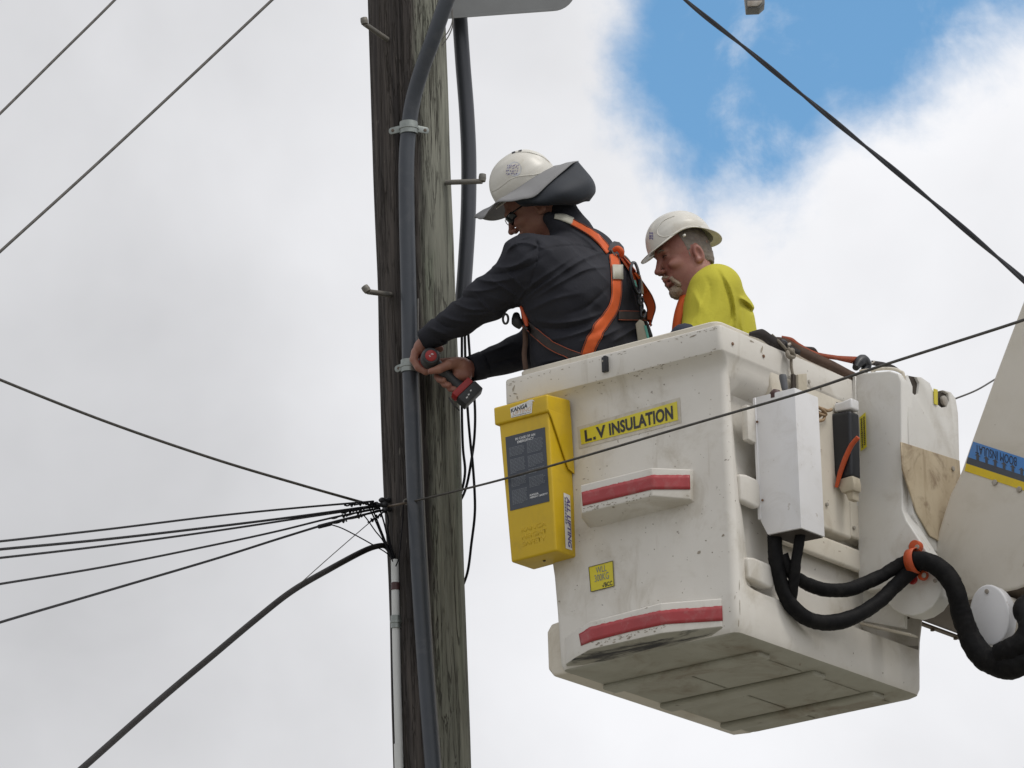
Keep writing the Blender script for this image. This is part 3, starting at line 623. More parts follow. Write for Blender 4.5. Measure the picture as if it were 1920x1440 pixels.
# bumpers moulded on the end face
def stations(name, S, mat_, w=.0045):
    """S: list of (a, [(b, z), ...]) sections"""
    n = len(S[0][1]); V = [L(a, b, z) for a, sec in S for b, z in sec]; Fc = []
    for i in range(len(S) - 1):
        for k in range(n): k2 = (k + 1) % n; Fc.append((i * n + k, i * n + k2, (i + 1) * n + k2, (i + 1) * n + k))
    Fc.append(tuple(range(n))); Fc.append(tuple((len(S) - 1) * n + k for k in range(n)))
    bm = bmesh.new(); vs = [bm.verts.new(tuple(v)) for v in V]
    for f in Fc: bm.faces.new([vs[i] for i in f])
    bmesh.ops.recalc_face_normals(bm, faces=bm.faces); bev(bm, w, 3, 18)
    return from_bm(name, bm, mat_, BK, 35)
BM1 = stations('bumper', [(.600, [(.05, -.475), (.02, -.487), (.02, -.584), (.05, -.612)]), (.585, [(.05, -.470), (-.03, -.482), (-.03, -.580), (.05, -.616)]),
                          (.548, [(.05, -.468), (-.08, -.480), (-.08, -.580), (.05, -.618)]), (.250, [(.05, -.468), (-.082, -.480), (-.082, -.580), (.05, -.612)]),
                          (.150, [(.05, -.478), (.0, -.488), (.0, -.594), (.05, -.612)])], M_['gel'])
BM2 = stations('bumper', [(.690, [(.03, -.975), (-.006, -.98), (-.006, -1.075), (.03, -1.094)]), (.62, [(.03, -.96), (-.045, -.975), (-.045, -1.072), (.03, -1.095)]), (.53, [(.03, -.955), (-.08, -.968), (-.08, -1.066), (.03, -1.096)]),
                          (.235, [(.03, -.948), (-.082, -.960), (-.082, -1.066), (.03, -1.096)]), (.040, [(.03, -.955), (-.006, -.966), (-.006, -1.064), (.03, -1.092)])], M_['gel'])
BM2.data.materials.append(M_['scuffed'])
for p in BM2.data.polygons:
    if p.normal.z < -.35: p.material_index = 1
BV_B1 = bvh_of(BM1); BV_B2 = bvh_of(BM2)
def ribbon_on(name, bvh, top, bot, mat_, parent, off=.0018, n=14, ragged=0.0, t=.0006):
    """tape following a surface between two pixel polylines"""
    T = np.array(top, float); Bt = np.array(bot, float)
    def samp(P, u):
        d = np.concatenate([[0], np.cumsum(np.hypot(*(np.diff(P, axis=0).T)))]); d /= d[-1]; return np.array([np.interp(u, d, P[:, 0]), np.interp(u, d, P[:, 1])])
    V, Fc = [], []; last = None; m = 4
    rr = random.Random(len(name) + n)
    for i in range(n + 1):
        a, b = samp(T, i / n), samp(Bt, i / n); a = a + np.array([0, rr.uniform(-ragged, ragged)])
        for j in range(m + 1):
            p = a + (b - a) * j / m; h, _ = hit(bvh, p[0], p[1], off); h = last if h is None else h; last = h; V.append(h)
    for i in range(n):
        for j in range(m):
            q = i * (m + 1) + j; Fc.append((q, q + 1, q + m + 2, q + m + 1))
    return solid(mesh(name, V, Fc, mat_, parent, 40), t)
ribbon_on('red_stripe', BV_B1, [(1091, 923), (1223, 890.5), (1293, 891)], [(1093, 949), (1223, 918), (1294, 918)], M_['red_tape'], BM1, n=60, ragged=.5)
ribbon_on('red_stripe', BV_B2, [(1086, 1189), (1108, 1175), (1180, 1158), (1237, 1145), (1290, 1140.5), (1356, 1136)], [(1090, 1211), (1110, 1203), (1180, 1185), (1249, 1170.5), (1290, 1168), (1357, 1164)], M_['red_tape'], BM2, n=70, ragged=.7)
# scuffed black streaks on the bumper's underside are wear
# stickers on the end face
_, q = quad_on('sticker_backing', BV_SHELL, [(1083, 801), (1275, 745), (1278, 793), (1086, 842)], M_['residue'], BK, .0012, 4)
st, q = quad_on('insulation_sticker', BV_SHELL, [(1088, 806), (1270, 753), (1272, 788), (1091, 834)], M_['sticker_yellow'], BK, .0026, 4)
for word, u0, u1 in (('L', .045, .115), ('V', .165, .262), ('INSULATION', .298, .955)):
    text_on('lettering', word, q, M_['ink'], st, .0015, (u0, .15, u1, .90), bold=.034, spacing=1.02)
_qd = [np.array(x) for x in q]
def _uv(u, v): return (1 - v) * ((1 - u) * _qd[0] + u * _qd[1]) + v * ((1 - u) * _qd[3] + u * _qd[2])
mesh('full_stop', [_uv(u, v) - B * .0016 for u, v in ((.130, .72), (.155, .72), (.155, .90), (.130, .90))], [(0, 1, 2, 3)], M_['ink'], st)
st, q = quad_on('load_sticker', BV_SHELL, [(1105, 1064), (1150, 1052), (1152.5, 1099), (1109, 1110)], M_['sticker_yellow'], BK, .0022, 2)
text_on('lettering', 'WLL', q, M_['ink_grey'], st, .0012, (.28, .08, .72, .33)); text_on('lettering', '300KG', q, M_['ink_grey'], st, .0012, (.2, .38, .80, .66))
text_on('lettering', '√BCC', q, M_['ink'], st, .0012, (.5, .76, .93, .95), bold=.02)
lt = tubes('border_line', [([np.array(q[i]) - B * .0018, np.array(q[(i + 1) % 4]) - B * .0018], .0009) for i in range(4)], M_['ink'], st, 4, 1)
# chips, scratches and scuffs in the gelcoat: irregular thin patches too small to pick apart
def chips():
    rr = random.Random(41); V, Fc = [], []; bv = bvh_of(SHELL, BM1, BM2)
    def blot(x, y, rx, ry, rot=0.0):
        n = rr.randint(6, 9); P = []
        for k in range(n):
            t = 2 * math.pi * k / n; e = rr.uniform(.45, 1.1); dx, dy = rx * e * math.cos(t), ry * e * math.sin(t); p, _ = hit(bv, x + dx * math.cos(rot) - dy * math.sin(rot), y + dx * math.sin(rot) + dy * math.cos(rot), .0007)
            if p is None: return
            P.append(p)
        if max(np.linalg.norm(p - P[0]) for p in P) > .05: return
        o_ = len(V); V.extend(P); Fc.append(tuple(range(o_, o_ + n)))
    for x, y, rx, ry, ro in ((963, 728, 2, 7, .3), (966, 738, 5, 1.6, .2), (970, 746, 2, 4, -.3), (957, 722, 6, .9, -.2), (1311, 1036, 6, 3.2, -.3), (1324, 1014, 2.5, 2, 0), (1356, 1004, 4, 2.4, -.7), (1336, 1036, 1.5, 2, 0), (1227, 1030, 1.3, 1.6, 0), (1129, 1033, 1.2, 1.4, 0), (1262, 1043, 1.1, 1.4, 0), (1386, 1098, .8, 14, .03), (1387, 1140, .9, 18, -.02), (1385, 1168, 1.1, 9, .1), (1378, 1120, .9, 5, .2), (1040, 1112, 1.6, 3.5, .3), (1049, 1128, 2.2, 2, 0), (1051, 1205, 1.2, 5, .1), (1142, 946, 6, 1.8, -.25), (1150, 951, 3, 2, 0), (1176, 944, 2, 1.4, 0), (1290, 930, 3, 1.4, 0), (1178, 1197, 5, 2.0, -.2), (1152, 1204, 4, 1.8, -.2), (1128, 1210, 5, 2, -.3), (1212, 1140, 4, .9, -.3), (1180, 1150, 1, 5, .2), (1095, 898, 3, .8, -.25), (1010, 696, 5, 1.0, -.25), (1180, 650, 8, 1.4, -.25), (1236, 640, 5, 1.2, -.25), (1300, 630, 10, 1.6, -.3), (1392, 628, 4, 2, .3), (1409, 640, 6, 2.4, .5), (1428, 655, 2, 7, .2), (1500, 1245, 2, 3, .2), (1655, 1262, 1.4, 2, 0), (1600, 1225, 1, 2, 0)): blot(x, y, rx, ry, ro)
    for k in range(120):
        blot(rr.uniform(1030, 1385), rr.uniform(690, 1180), rr.uniform(.5, 1.5), rr.uniform(.5, 1.8), rr.uniform(0, 3))
    for k in range(42):                                  # along the rim's lower edge and the bumpers' edges
        u = rr.random(); blot(1060 + 285 * u, 743 - 83 * u + rr.uniform(-9, 2), rr.uniform(1, 4), rr.uniform(.5, 1.3), -.28)
        u = rr.random(); blot(1092 + 130 * u, 958 - 30 * u + rr.uniform(-5, 3), rr.uniform(.8, 3), rr.uniform(.5, 1.4), -.25)
        u = rr.random(); blot(1110 + 140 * u, 1209 - 33 * u + rr.uniform(-5, 3), rr.uniform(.8, 4), rr.uniform(.6, 1.6), -.25)
        u = rr.random(); blot(948 + 400 * u, 718 - 107 * u + rr.uniform(0, 5), rr.uniform(1, 4), rr.uniform(.4, 1.0), -.27)
    o = mesh('scuff_marks', V, Fc, M_['chip'], BK); o['kind'] = 'stuff'
chips()
# latch on the rim, rivets and bolts
def rim_hit(px, py): return hit(BV_SHELL, px, py, 0)[0]
lp = rim_hit(1136, 684)
obox('rim_latch', lp - B * .004, A * .0115, B * .006, Z * .027, M_['black_plastic'], BK, .002)
obox('rim_latch', lp - B * .008 - A * .0065, A * .0055, B * .010, Z * .0275, M_['black_plastic'], BK, .002)
disc('bolt', lp - B * .0095 + A * .0045 + Z * .012, -B, .004, .003, M_['bolt'], BK, 10, .0008)
for (px, py) in ((1373, 645), (1431, 668)):
    h, n_ = hit(BV_SHELL, px, py, 0); disc('rivet', h, n_, .006, .004, M_['rust'], BK, 10, .001)
BV_PAD = bvh_of(PAD, PAD2)
for (px, py) in ((1515, 716), (1537, 727), (1549, 946), (1600, 990)):
    h, n_ = hit(BV_PAD, px, py, 0)
    if h is not None: disc('bolt', h, n_, .007, .007, M_['bolt'], BK, 10, .001)
# control cover with levers behind it
CV = prism('control_cover', [L(a, .2, z) for a, z in ((.006, -.214), (-.160, -.214), (-.160, -.713), (-.022, -.709), (.004, -.655))], B * .145, M_['paint'], BK, .004, 2)
prism('cover_flange', [L(.013, .197, z) for z in (-.216, -.65)] + [L(.0, .197, z) for z in (-.65, -.216)], B * .012, M_['paint'], CV, .002, 1)
prism('cover_underside', [L(-.155, .206, -.7145), L(-.03, .206, -.711), L(-.03, .34, -.711), L(-.155, .34, -.7145)], Z * -.0015, M_['dark_hole'], CV)
for (px, py) in ((1420, 791), (1430, 938)):
    h = on_b(px, py, .1965); disc('screw', h, -B, .0045, .003, M_['rust'], CV, 8, .0006)
lv = on_b(1469, 727, .25)
LV = tube('lever', [on_b(1473, 745, .25), on_b(1471, 728, .25)], .004, M_['steel'], BK, 8, 1)
tube('lever_knob', [on_b(1471.5, 731, .25), on_b(1471, 726, .25), on_b(1468, 708, .25), on_b(1467.5, 703, .25)], [.010, .0115, .0135, .012], M_['shaft_grey'], LV, 14, 3)
tube('control_knob', [on_b(1455, 748, .22), on_b(1455, 738, .22), on_b(1456, 731, .22)], [.022, .022, .012], M_['brown_tape'], BK, 16, 3)
prism('valve_block', [on_a(x, y, -.012) for x, y in ((1488, 704), (1504, 702), (1505, 745), (1489, 748))], -A * .02, M_['beige_box'], BK, .003)
prism('valve_slot', [on_a(x, y, -.010) for x, y in ((1482, 702), (1487, 704), (1488, 748), (1482, 750))], -A * .012, M_['dark_hole'], BK, .001, 1)
# black canister, its white head, fitting and orange cable beside the arm
def blk():
    P = [on_b(px, py, .68) for px, py in ((1554, 776), (1594, 769), (1597, 893), (1568, 897), (1559, 885))]
    can = prism('black_canister', P, B * .06, M_['black_plastic'], BK, .012, 3)
    prism('canister_head', [on_b(px, py, .685) for px, py in ((1563, 756), (1578, 753), (1596, 745), (1597, 766), (1564, 772))], B * .05, M_['paint'], can, .008, 3)
    prism('head_bracket', [on_b(px, py, .71) for px, py in ((1559, 748), (1572, 756), (1566, 780), (1558, 780))], B * .02, M_['black_plastic'], can, .002, 1)
    tube('orange_cable', [on_b(px, py, .67) for px, py in ((1609, 820), (1596, 836), (1584, 862), (1575, 888), (1568, 914))], [.0085, .009, .0095, .009, .006], M_['orange_plastic'], BK, 12, 8)
    fit = prism('beige_fitting', [on_b(px, py, .68) for px, py in ((1573, 898), (1598, 891), (1601, 906), (1600, 918), (1578, 924), (1570, 911))], B * .05, M_['beige_box'], BK, .006, 2)
    prism('fitting_stem', [on_b(px, py, .69) for px, py in ((1584, 922), (1599, 917), (1599, 936), (1590, 938))], B * .04, M_['beige_box'], fit, .004, 2)
blk()
# arm bracket bolted to the side, with its pivot at the bottom
BR = thing('arm_bracket', 'tall white notched arm bracket with round pivot at the side of the bucket', 'bracket', L(-.2, .95, -.88))
def bracket():
    b0 = .82
    prof = [(1609, 1090), (1605, 704), (1612, 699), (1668, 695), (1684, 700), (1690, 716), (1692, 955), (1700, 976), (1738, 1034), (1758, 1066), (1768, 1090), (1762, 1118), (1748, 1138), (1730, 1150), (1712, 1155), (1692, 1152), (1674, 1142), (1664, 1130), (1652, 1104), (1625, 1108)]
    plate = prism('front_plate', [on_b(x, y, b0) for x, y in prof], B * .075, M_['paint2'], BR, .006, 3)
    tube('edge_bead', [on_b(x, y, b0 + .036) + np.array([0, 0, .004]) - A * .002 for x, y in ((1612, 698), (1640, 695), (1668, 693.5), (1687, 699), (1694, 716), (1695, 830), (1695, 956), (1703, 978), (1741, 1034))], .006, M_['gel_side'], plate, 10, 6)
    # the box behind: notched top, seen on its flank
    a1 = -.196
    fl = [(1697, 704), (1703, 702), (1707, 716), (1708, 733), (1716, 741), (1722, 738), (1724, 718), (1718, 706), (1728, 707), (1744, 718), (1752, 738), (1757, 757), (1766, 764), (1775, 762), (1780, 752), (1778, 738), (1768, 731), (1783, 735), (1792, 746), (1797, 775), (1799, 850), (1799, 885), (1796, 1000), (1764, 1040), (1738, 1020), (1700, 960)]
    fp = []
    for x, y in fl:
        q_ = loc(on_a(x, y, a1)); fp.append(L(q_[0], max(q_[1], .858), q_[2]))
    body = prism('box_body', fp, A * .18, M_['paint2'], BR, .004, 2)
    dk = [on_a(x, y, -.186) for x, y in ((1701, 704), (1722, 708), (1724, 742), (1704, 742))]
    prism('notch_shade', dk, A * .15, M_['dark_hole'], body)  # dark blocks fill both notches, their shade put into the colour
    dk = [on_a(x, y, -.186) for x, y in ((1755, 733), (1777, 740), (1780, 764), (1756, 766))]
    prism('notch_shade', dk, A * .15, M_['dark_hole'], body)
    disc('sheave', on_a(1767, 752, -.188), -A, .018, .012, M_['bolt'], body, 16, .002)
    ww = hit(bvh_of(body), 1754, 745, 0)[0]
    prism('notch_tag', [on_a(x, y, a1 - .002) for x, y in ((1750, 729), (1757, 731), (1757, 760), (1751, 757))], -A * .003, M_['sticker_yellow'], body)
    # bare fibreglass cover on the flank
    cv = [on_a(x, y, a1 - .003) for x, y in ((1687, 829), (1797, 864), (1799, 900), (1790, 1010), (1758, 1015), (1741, 1005), (1716, 960), (1690, 880))]
    c = prism('fibreglass_cover', cv, -A * .006, M_['fibre'], BR, .0015, 1)
    disc('bolt', on_a(1786, 879, a1 - .009), -A, .009, .005, M_['bolt'], c, 12, .001)
    # yellow warning strip on the bracket's inner flange
    prism('inner_flange', [on_b(x, y, .815) for x, y in ((1598, 706), (1604.5, 705), (1607, 1000), (1602, 1000))], B * .05, M_['paint2'], BR, .002, 1)
    s = prism('warning_strip', [on_b(x, y, .812) for x, y in ((1611.5, 783), (1623, 773), (1625, 838), (1614, 846))], -B * .0012, M_['sticker_yellow'], BR)
    qd = [on_b(x, y, .8105) for x, y in ((1623, 773), (1625, 838), (1614, 846), (1611.5, 783))]
    V, Fc = [], []; rr = random.Random(2)
    def wq(u, v): return (1 - v) * ((1 - u) * qd[0] + u * qd[1]) + v * ((1 - u) * qd[3] + u * qd[2]) - B * .0008
    for r0, r1 in ((.14, .42), (.54, .84)):
        u = .08
        while u < .9:
            w_ = rr.uniform(.025, .05); o_ = len(V); k_ = rr.uniform(0, .08)
            V += [wq(u, r0 + k_), wq(u + w_, r0), wq(u + w_, r1), wq(u, r1 - k_)]; Fc.append((o_, o_ + 1, o_ + 2, o_ + 3)); u += w_ + .018
    mesh('worn_print', V, Fc, M_['ink'], s)
    for px, py in ((1707, 1025), (1754, 1089)):
        disc('bolt', on_b(px, py, b0), -B, .0075, .005, M_['bolt'], BR, 12, .001)
    prism('foot_web', [on_b(x, y, .87) for x, y in ((1616, 1100), (1660, 1120), (1696, 1150), (1696, 1178), (1620, 1166))], B * .02, M_['paint2'], BR, .002, 1)
    prism('foot_plate', [on_b(x, y, .84) for x, y in ((1612, 1166), (1706, 1187), (1707, 1191), (1612, 1170.5))], B * .05, M_['gel_side'], BR, .001, 1)
bracket()
# ================================================================== boom
BO = thing('boom_arm', 'cream boom arm at the right edge with blue and yellow insulation band', 'boom', L(-.5, 1.2, -1.0))
def boom():
    b0 = 1.0
    prof = [(2480, -700), (1925, 545), (1862, 712), (1817, 838), (1802, 882), (1793, 902), (1781, 925), (1768, 965), (1758, 998), (1752, 1030), (1770, 1075), (1766, 1120), (1740, 1150), (1700, 1160), (1666, 1142), (1700, 1135), (1790, 1110), (1905, 1110), (1990, 1075), (2090, 980), (2180, 640), (2760, -620)]
    prof = [(2480, -700), (1925, 545), (1862, 712), (1817, 838), (1802, 882), (1793, 902), (1781, 925), (1768, 965), (1758, 998), (1752, 1030), (1745, 1060), (1660, 1140), (1800, 1128), (1905, 1105), (1990, 1075), (2090, 980), (2180, 640), (2760, -620)]
    bd = prism('boom_body', [on_b(x, y, b0) for x, y in prof], B * .50, M_['boom'], BO, .014, 3)
    bd.data.materials.append(M_['dark_steel'])
    for p in bd.data.polygons:
        if p.normal.z < -.75: p.material_index = 1
    # flange strip with bolt heads along the lower edge
    e0, e1 = L(.03, 1.0, -.80), None
    p0, p1 = on_b(1660, 1143, 1.0), on_b(1660, 1143, 1.0) + B * .49
    fl = prism('lower_flange', [p0 - A * .012, p0 + A * .008, p0 + A * .008 - Z * .008, p0 - A * .012 - Z * .008], p1 - p0, M_['dark_steel'], BO, .001, 1)
    for t in (.1, .34, .62, .93):
        disc('bolt', p0 + (p1 - p0) * t - Z * .008, -Z, .008, .007, M_['dark_steel'], fl, 8, .001)
    def band(name, pts, m, off): return prism(name, [on_b(x, y, b0 - .0005) for x, y in pts], -B * off, M_[m], BO)
    bb = band('blue_band', ((1825, 828), (1945, 867), (1945, 900), (1815, 857)), 'blue_band', .0015)
    band('dark_band', ((1815, 857), (1945, 900), (1945, 912), (1812, 869)), 'dark_band', .0016)
    band('yellow_band', ((1812, 869), (1945, 912), (1945, 928), (1809, 883)), 'yellow_band', .0017)
    qd = [on_b(x, y, b0 - .003) for x, y in ((1910, 877), (1829, 851), (1829, 832), (1910, 858))]
    text_on('lettering', 'BOOM INSULAT', qd, M_['ink'], bb, .0006, (.05, .08, 1.0, .95), spacing=1.0)
    # arrows along the lower edge of the blue band
    V, Fc = [], []
    for k in range(8):
        x = 1833 + 16.5 * k; y = 853 + 5.35 * k + 9
        pts = [(x, y - 12), (x + 5.5, y - 5), (x + 2.4, y - 6), (x + 2.4, y + 2), (x - 2.4, y), (x - 2.4, y - 7.5), (x - 5.5, y - 8.5)]
        o_ = len(V); V += [on_b(px, py, b0 - .0034) for px, py in pts]; Fc.append(tuple(range(o_, o_ + 7)))
    mesh('arrow_row', V, Fc, M_['dark_band'], bb)
    for px, py in ((1866, 905), (1912, 918)): disc('bolt', on_b(px, py, b0), -B, .011, .007, M_['bolt'], BO, 8, .002)
    # smaller pivot cover on the boom tip
    qc = []
    for k in range(28):
        t = 2 * math.pi * k / 28; ex, ey = 38 * math.cos(t), 58 * math.sin(t); qc.append((1855 + ex * .985 + ey * .10, 1153 + ey * .99 - ex * .14))
    pc = prism('pivot_cover', [on_b(x, y, .93) for x, y in qc], B * .05, M_['paint'], BO, .008, 3)
    disc('bolt', on_b(1851, 1109, .93), -B, .008, .006, M_['bolt'], pc, 12, .001)
    V, Fc = tube_geo([on_b(1862, 1150, .96), on_b(1862, 1150, .96) + B * .3], .075, 24); mesh('pivot_pin', V, Fc, M_['boom'], BO, 40)
boom()
# ================================================================== hoses
def hose(name, pts, r, label, m='hose', seg=18, wob=.13, group=None, n=14):
    path = smooth_path([on_b(x, y, b) for x, y, b in pts], n); V, Fc = tube_geo(path, r, seg); V = np.array(V); nP = len(path)
    for i in range(nP):
        for k in range(seg):
            v = V[i * seg + k]; d = v - path[i]; f = mnoise.noise(Vector(v * 13)) * wob * .9 + abs(mnoise.noise(Vector(v * 34))) * wob * -1.0 + mnoise.noise(Vector(v * 80)) * wob * .3
            V[i * seg + k] = path[i] + d * (1 + f)
    o = mesh(name, V, Fc, M_[m], None, 60); return tag(o, label, 'hose', group)
HG = 'black sleeved hydraulic hoses'
hose('hydraulic_hose', [(1452, 985, .24), (1453, 1020, .24), (1456, 1060, .24), (1466, 1100, .26), (1486, 1138, .30), (1520, 1163, .38), (1565, 1167, .48), (1610, 1152, .58), (1650, 1126, .68), (1690, 1088, .75), (1716, 1062, .77)], [.026, .026, .026, .026, .028, .029, .028, .026, .027, .027], 'black sleeved hose hanging in the lowest loop from the control cover', group=HG)
hose('hydraulic_hose', [(1503, 985, .27), (1497, 1025, .27), (1492, 1060, .27), (1488, 1095, .28), (1484, 1128, .30)], [.018, .019, .020, .020, .018], 'short black hose dropping from the right of the control cover', group=HG)
hose('hydraulic_hose', [(1468, 1040, .255), (1482, 1072, .28), (1508, 1092, .35), (1548, 1106, .45), (1590, 1105, .55), (1640, 1086, .68), (1685, 1060, .745), (1712, 1050, .76)], [.020, .021, .023, .025, .026, .025, .024, .023], 'black sleeved hose in the upper loop between control cover and orange clamp', group=HG)
hose('hydraulic_hose', [(1706, 1052, .76), (1735, 1052, .765), (1762, 1066, .78), (1784, 1092, .80), (1797, 1125, .82), (1806, 1160, .84), (1819, 1195, .86), (1838, 1226, .87), (1868, 1243, .88), (1900, 1247, .89), (1925, 1228, .92), (1950, 1190, 1.0)], [.032, .033, .034, .035, .036, .038, .042, .048, .052, .052, .048], 'thick black sleeved hose from the orange clamp under the boom tip', group=HG, seg=20)
hose('hydraulic_hose', [(1872, 1228, .86), (1895, 1218, .86), (1918, 1200, .87), (1926, 1170, .88), (1914, 1145, .90), (1925, 1128, .95), (1960, 1120, 1.0)], [.040, .040, .036, .030, .028, .028], 'black hose curling up behind the oval pivot cover at the right edge', group=HG)
oc = thing('hose_clamp', 'orange plastic clamp strapping the black hoses to the arm pivot', 'clamp', on_b(1716, 1060, .74))
def clampband():
    c0 = on_b(1715, 1054, .765); ax = unit(on_b(1730, 1050, .765) - on_b(1700, 1058, .765)); up = unit(np.cross(ax, B)); up = up if up[2] > 0 else -up
    V, Fc = [], []; n = 22
    for s in (-1, 1):
        for k in range(n + 1):
            a = R(-100) + R(290) * k / n
            V.append(c0 + ax * s * .0165 + .044 * (math.cos(a) * -B + math.sin(a) * up) + up * .003)
    for k in range(n): Fc.append((k, k + 1, n + 2 + k, n + 1 + k))
    solid(mesh('strap', V, Fc, M_['orange_plastic'], oc, 40), .004)
    disc('loop', on_b(1722, 1027, .80), -B, .022, .03, M_['orange_plastic'], oc, 18, .004); disc('bolt', on_b(1720, 1026, .766), -B, .009, .004, M_['bolt'], oc, 10, .001)
    disc('loop', on_b(1734, 1080, .80), -B, .018, .02, M_['orange_plastic'], oc, 18, .004); disc('bolt', on_b(1733, 1079, .778), -B, .009, .004, M_['bolt'], oc, 10, .001)
    disc('loop', on_b(1713, 1087, .80), -B, .018, .012, M_['tool_red'], oc, 18, .003)
clampband()

# ================================================================== yellow kit box
YB = thing('rescue_kit_box', 'yellow plastic emergency kit box hung on the end of the bucket', 'kit box', L(.74, -.04, -.73))
def kit():
    f = -.102; bk = .026
    prof = [(.876, -.205), (.655, -.205), (.642, -.697), (.838, -.703)]
    # slightly tapered body: lofted front to back
    def blk(name, fr, bkp, m, w):
        bm = bmesh.new(); v0 = [bm.verts.new(tuple(L(a, f_, z))) for a, f_, z in fr]; v1 = [bm.verts.new(tuple(L(a, f_, z))) for a, f_, z in bkp]
        n = len(v0); bm.faces.new(v0); bm.faces.new(v1[::-1])
        for i in range(n): bm.faces.new((v0[i], v0[(i + 1) % n], v1[(i + 1) % n], v1[i]))
        bmesh.ops.recalc_face_normals(bm, faces=bm.faces); bev(bm, w, 3); return from_bm(name, bm, M_[m], YB, 40)
    body = blk('body', [(.872, f, -.16), (.660, f, -.16), (.643, f, -.699), (.836, f, -.703)], [(.872, bk, -.15), (.662, bk, -.15), (.645, bk, -.697), (.834, bk, -.703)], 'yellow', .008)
    lid = blk('lid', [(.884, f - .010, -.137), (.654, f - .010, -.137), (.654, f - .010, -.200), (.882, f - .010, -.201)], [(.884, bk, -.125), (.654, bk, -.125), (.652, bk, -.200), (.882, bk, -.200)], 'yellow', .007)
    # the lid's long side wings
    V = [L(.6525, f - .009, -.19), L(.6525, bk, -.19), L(.6455, bk, -.395), L(.6455, bk - .035, -.385), L(.650, f + .008, -.215)]
    prism('lid_wing', V, A * .0055, M_['yellow'], YB, .0015, 1)
    by = bvh_of(body, lid)
    sh, q = quad_on('instruction_sheet', by, [(948, 820), (1022, 801), (1030.5, 940), (957, 958)], M_['navy_sheet'], YB, .0012, 3)
    text_on('lettering', 'IN CASE OF AN\nEMERGENCY', q, M_['ink_white'], sh, .001, (.25, .045, .75, .125), bold=.02, align='CENTER')
    V, Fc = [], []; rr = random.Random(5); q_ = [np.array(x) for x in q]
    def at(u, v): return (1 - v) * ((1 - u) * q_[0] + u * q_[1]) + v * ((1 - u) * q_[3] + u * q_[2]) - B * .0013
    for col, (u0, u1) in enumerate(((.08, .47), (.53, .94))):
        for blk_, (v0, v1) in enumerate((((.16, .30), (.32, .52), (.54, .72), (.74, .95)) if col == 0 else ((.12, .30), (.33, .50), (.51, .60), (.62, .77)))):
            nl = int((v1 - v0) / .018)
            for l in range(nl):
                u = u0
                ue = u1 - (rr.uniform(.05, .25) if l == nl - 1 else rr.uniform(0, .03))
                while u < ue - .02:
                    w = min(rr.uniform(.02, .07), ue - u); vv = v0 + l * .018; o_ = len(V)
                    V += [at(u, vv), at(u + w, vv), at(u + w, vv + .0085), at(u, vv + .0085)]; Fc.append((o_, o_ + 1, o_ + 2, o_ + 3)); u += w + .009
    mesh('small_print', V, Fc, M_['ink_grey'], sh)
    text_on('lettering', 'KANGA\nHEIGHT SAFETY', q, M_['ink_white'], sh, .001, (.52, .845, .98, .905), bold=.03, shear=.2)
    c, q = quad_on('logo_sticker', by, [(957, 765.5), (999, 749), (997.5, 774.5), (959, 783.5)], M_['sticker_white'], YB, .0014, 2)
    text_on('lettering', 'KANGA', q, M_['ink'], c, .001, (.02, .12, .78, .50), bold=.03, shear=.1); text_on('lettering', 'LIFTING', q, M_['ink_orange'], c, .001, (.10, .50, .96, .80), bold=.0, shear=.1)
    text_on('lettering', 'www.kangalifting.com', q, M_['ink'], c, .001, (.03, .84, .95, .96))
    # leaping shape at the logo's corner
    crest = [(988, 755), (990, 752), (995, 750), (1000, 750), (1004, 753), (1000, 752.5), (998, 753), (1000, 758), (997, 757), (995, 760), (992, 757)]
    V = [hit(by, x, y, .003)[0] for x, y in crest]; V = [v for v in V if v is not None]; mesh('logo_crest', V, [tuple(range(len(V)))], M_['sticker_white'], c)
    c, q = quad_on('side_sticker', by, [(1056, 924), (1068, 929), (1072, 1032), (1060, 1028)], M_['sticker_white'], YB, .0016, 2)
    qv = [q[1], q[2], q[3], q[0]]
    text_on('lettering', 'ALL LIFTING', qv, M_['ink_purple'], c, .001, (.05, .06, .97, .62), bold=.03, shear=.15); 
    V, Fc = [], []; qv_ = [np.array(x) for x in qv]
    for k in range(9):
        u = .08 + .055 * k; pts_ = [(u, .70), (u + .04, .70), (u + .03, .92), (u - .01, .92)]; o_ = len(V)
        V += [(1 - v) * ((1 - a_) * qv_[0] + a_ * qv_[1]) + v * ((1 - a_) * qv_[3] + a_ * qv_[2]) + A * -.0012 for a_, v in pts_]; Fc.append((o_, o_ + 1, o_ + 2, o_ + 3))
    mesh('worn_print', V, Fc, M_['ink_grey'], c)
    # lettering moulded into the plastic below
    qe = [hit(by, x, y, .0006)[0] for x, y in ((977, 990), (1024, 977), (1027, 1012), (980, 1025))]
    t = text_on('moulded_lettering', 'KANGA\nHEIGHT\nSAFETY', qe, M_['yellow'], YB, .0, (0, 0, 1, 1), bold=-.004); solid(t, .0004)
    disc('drain_plug', L(.74, -.04, -.7015), -Z, .005, .003, M_['dark_hole'], YB, 10, .0005)
kit()

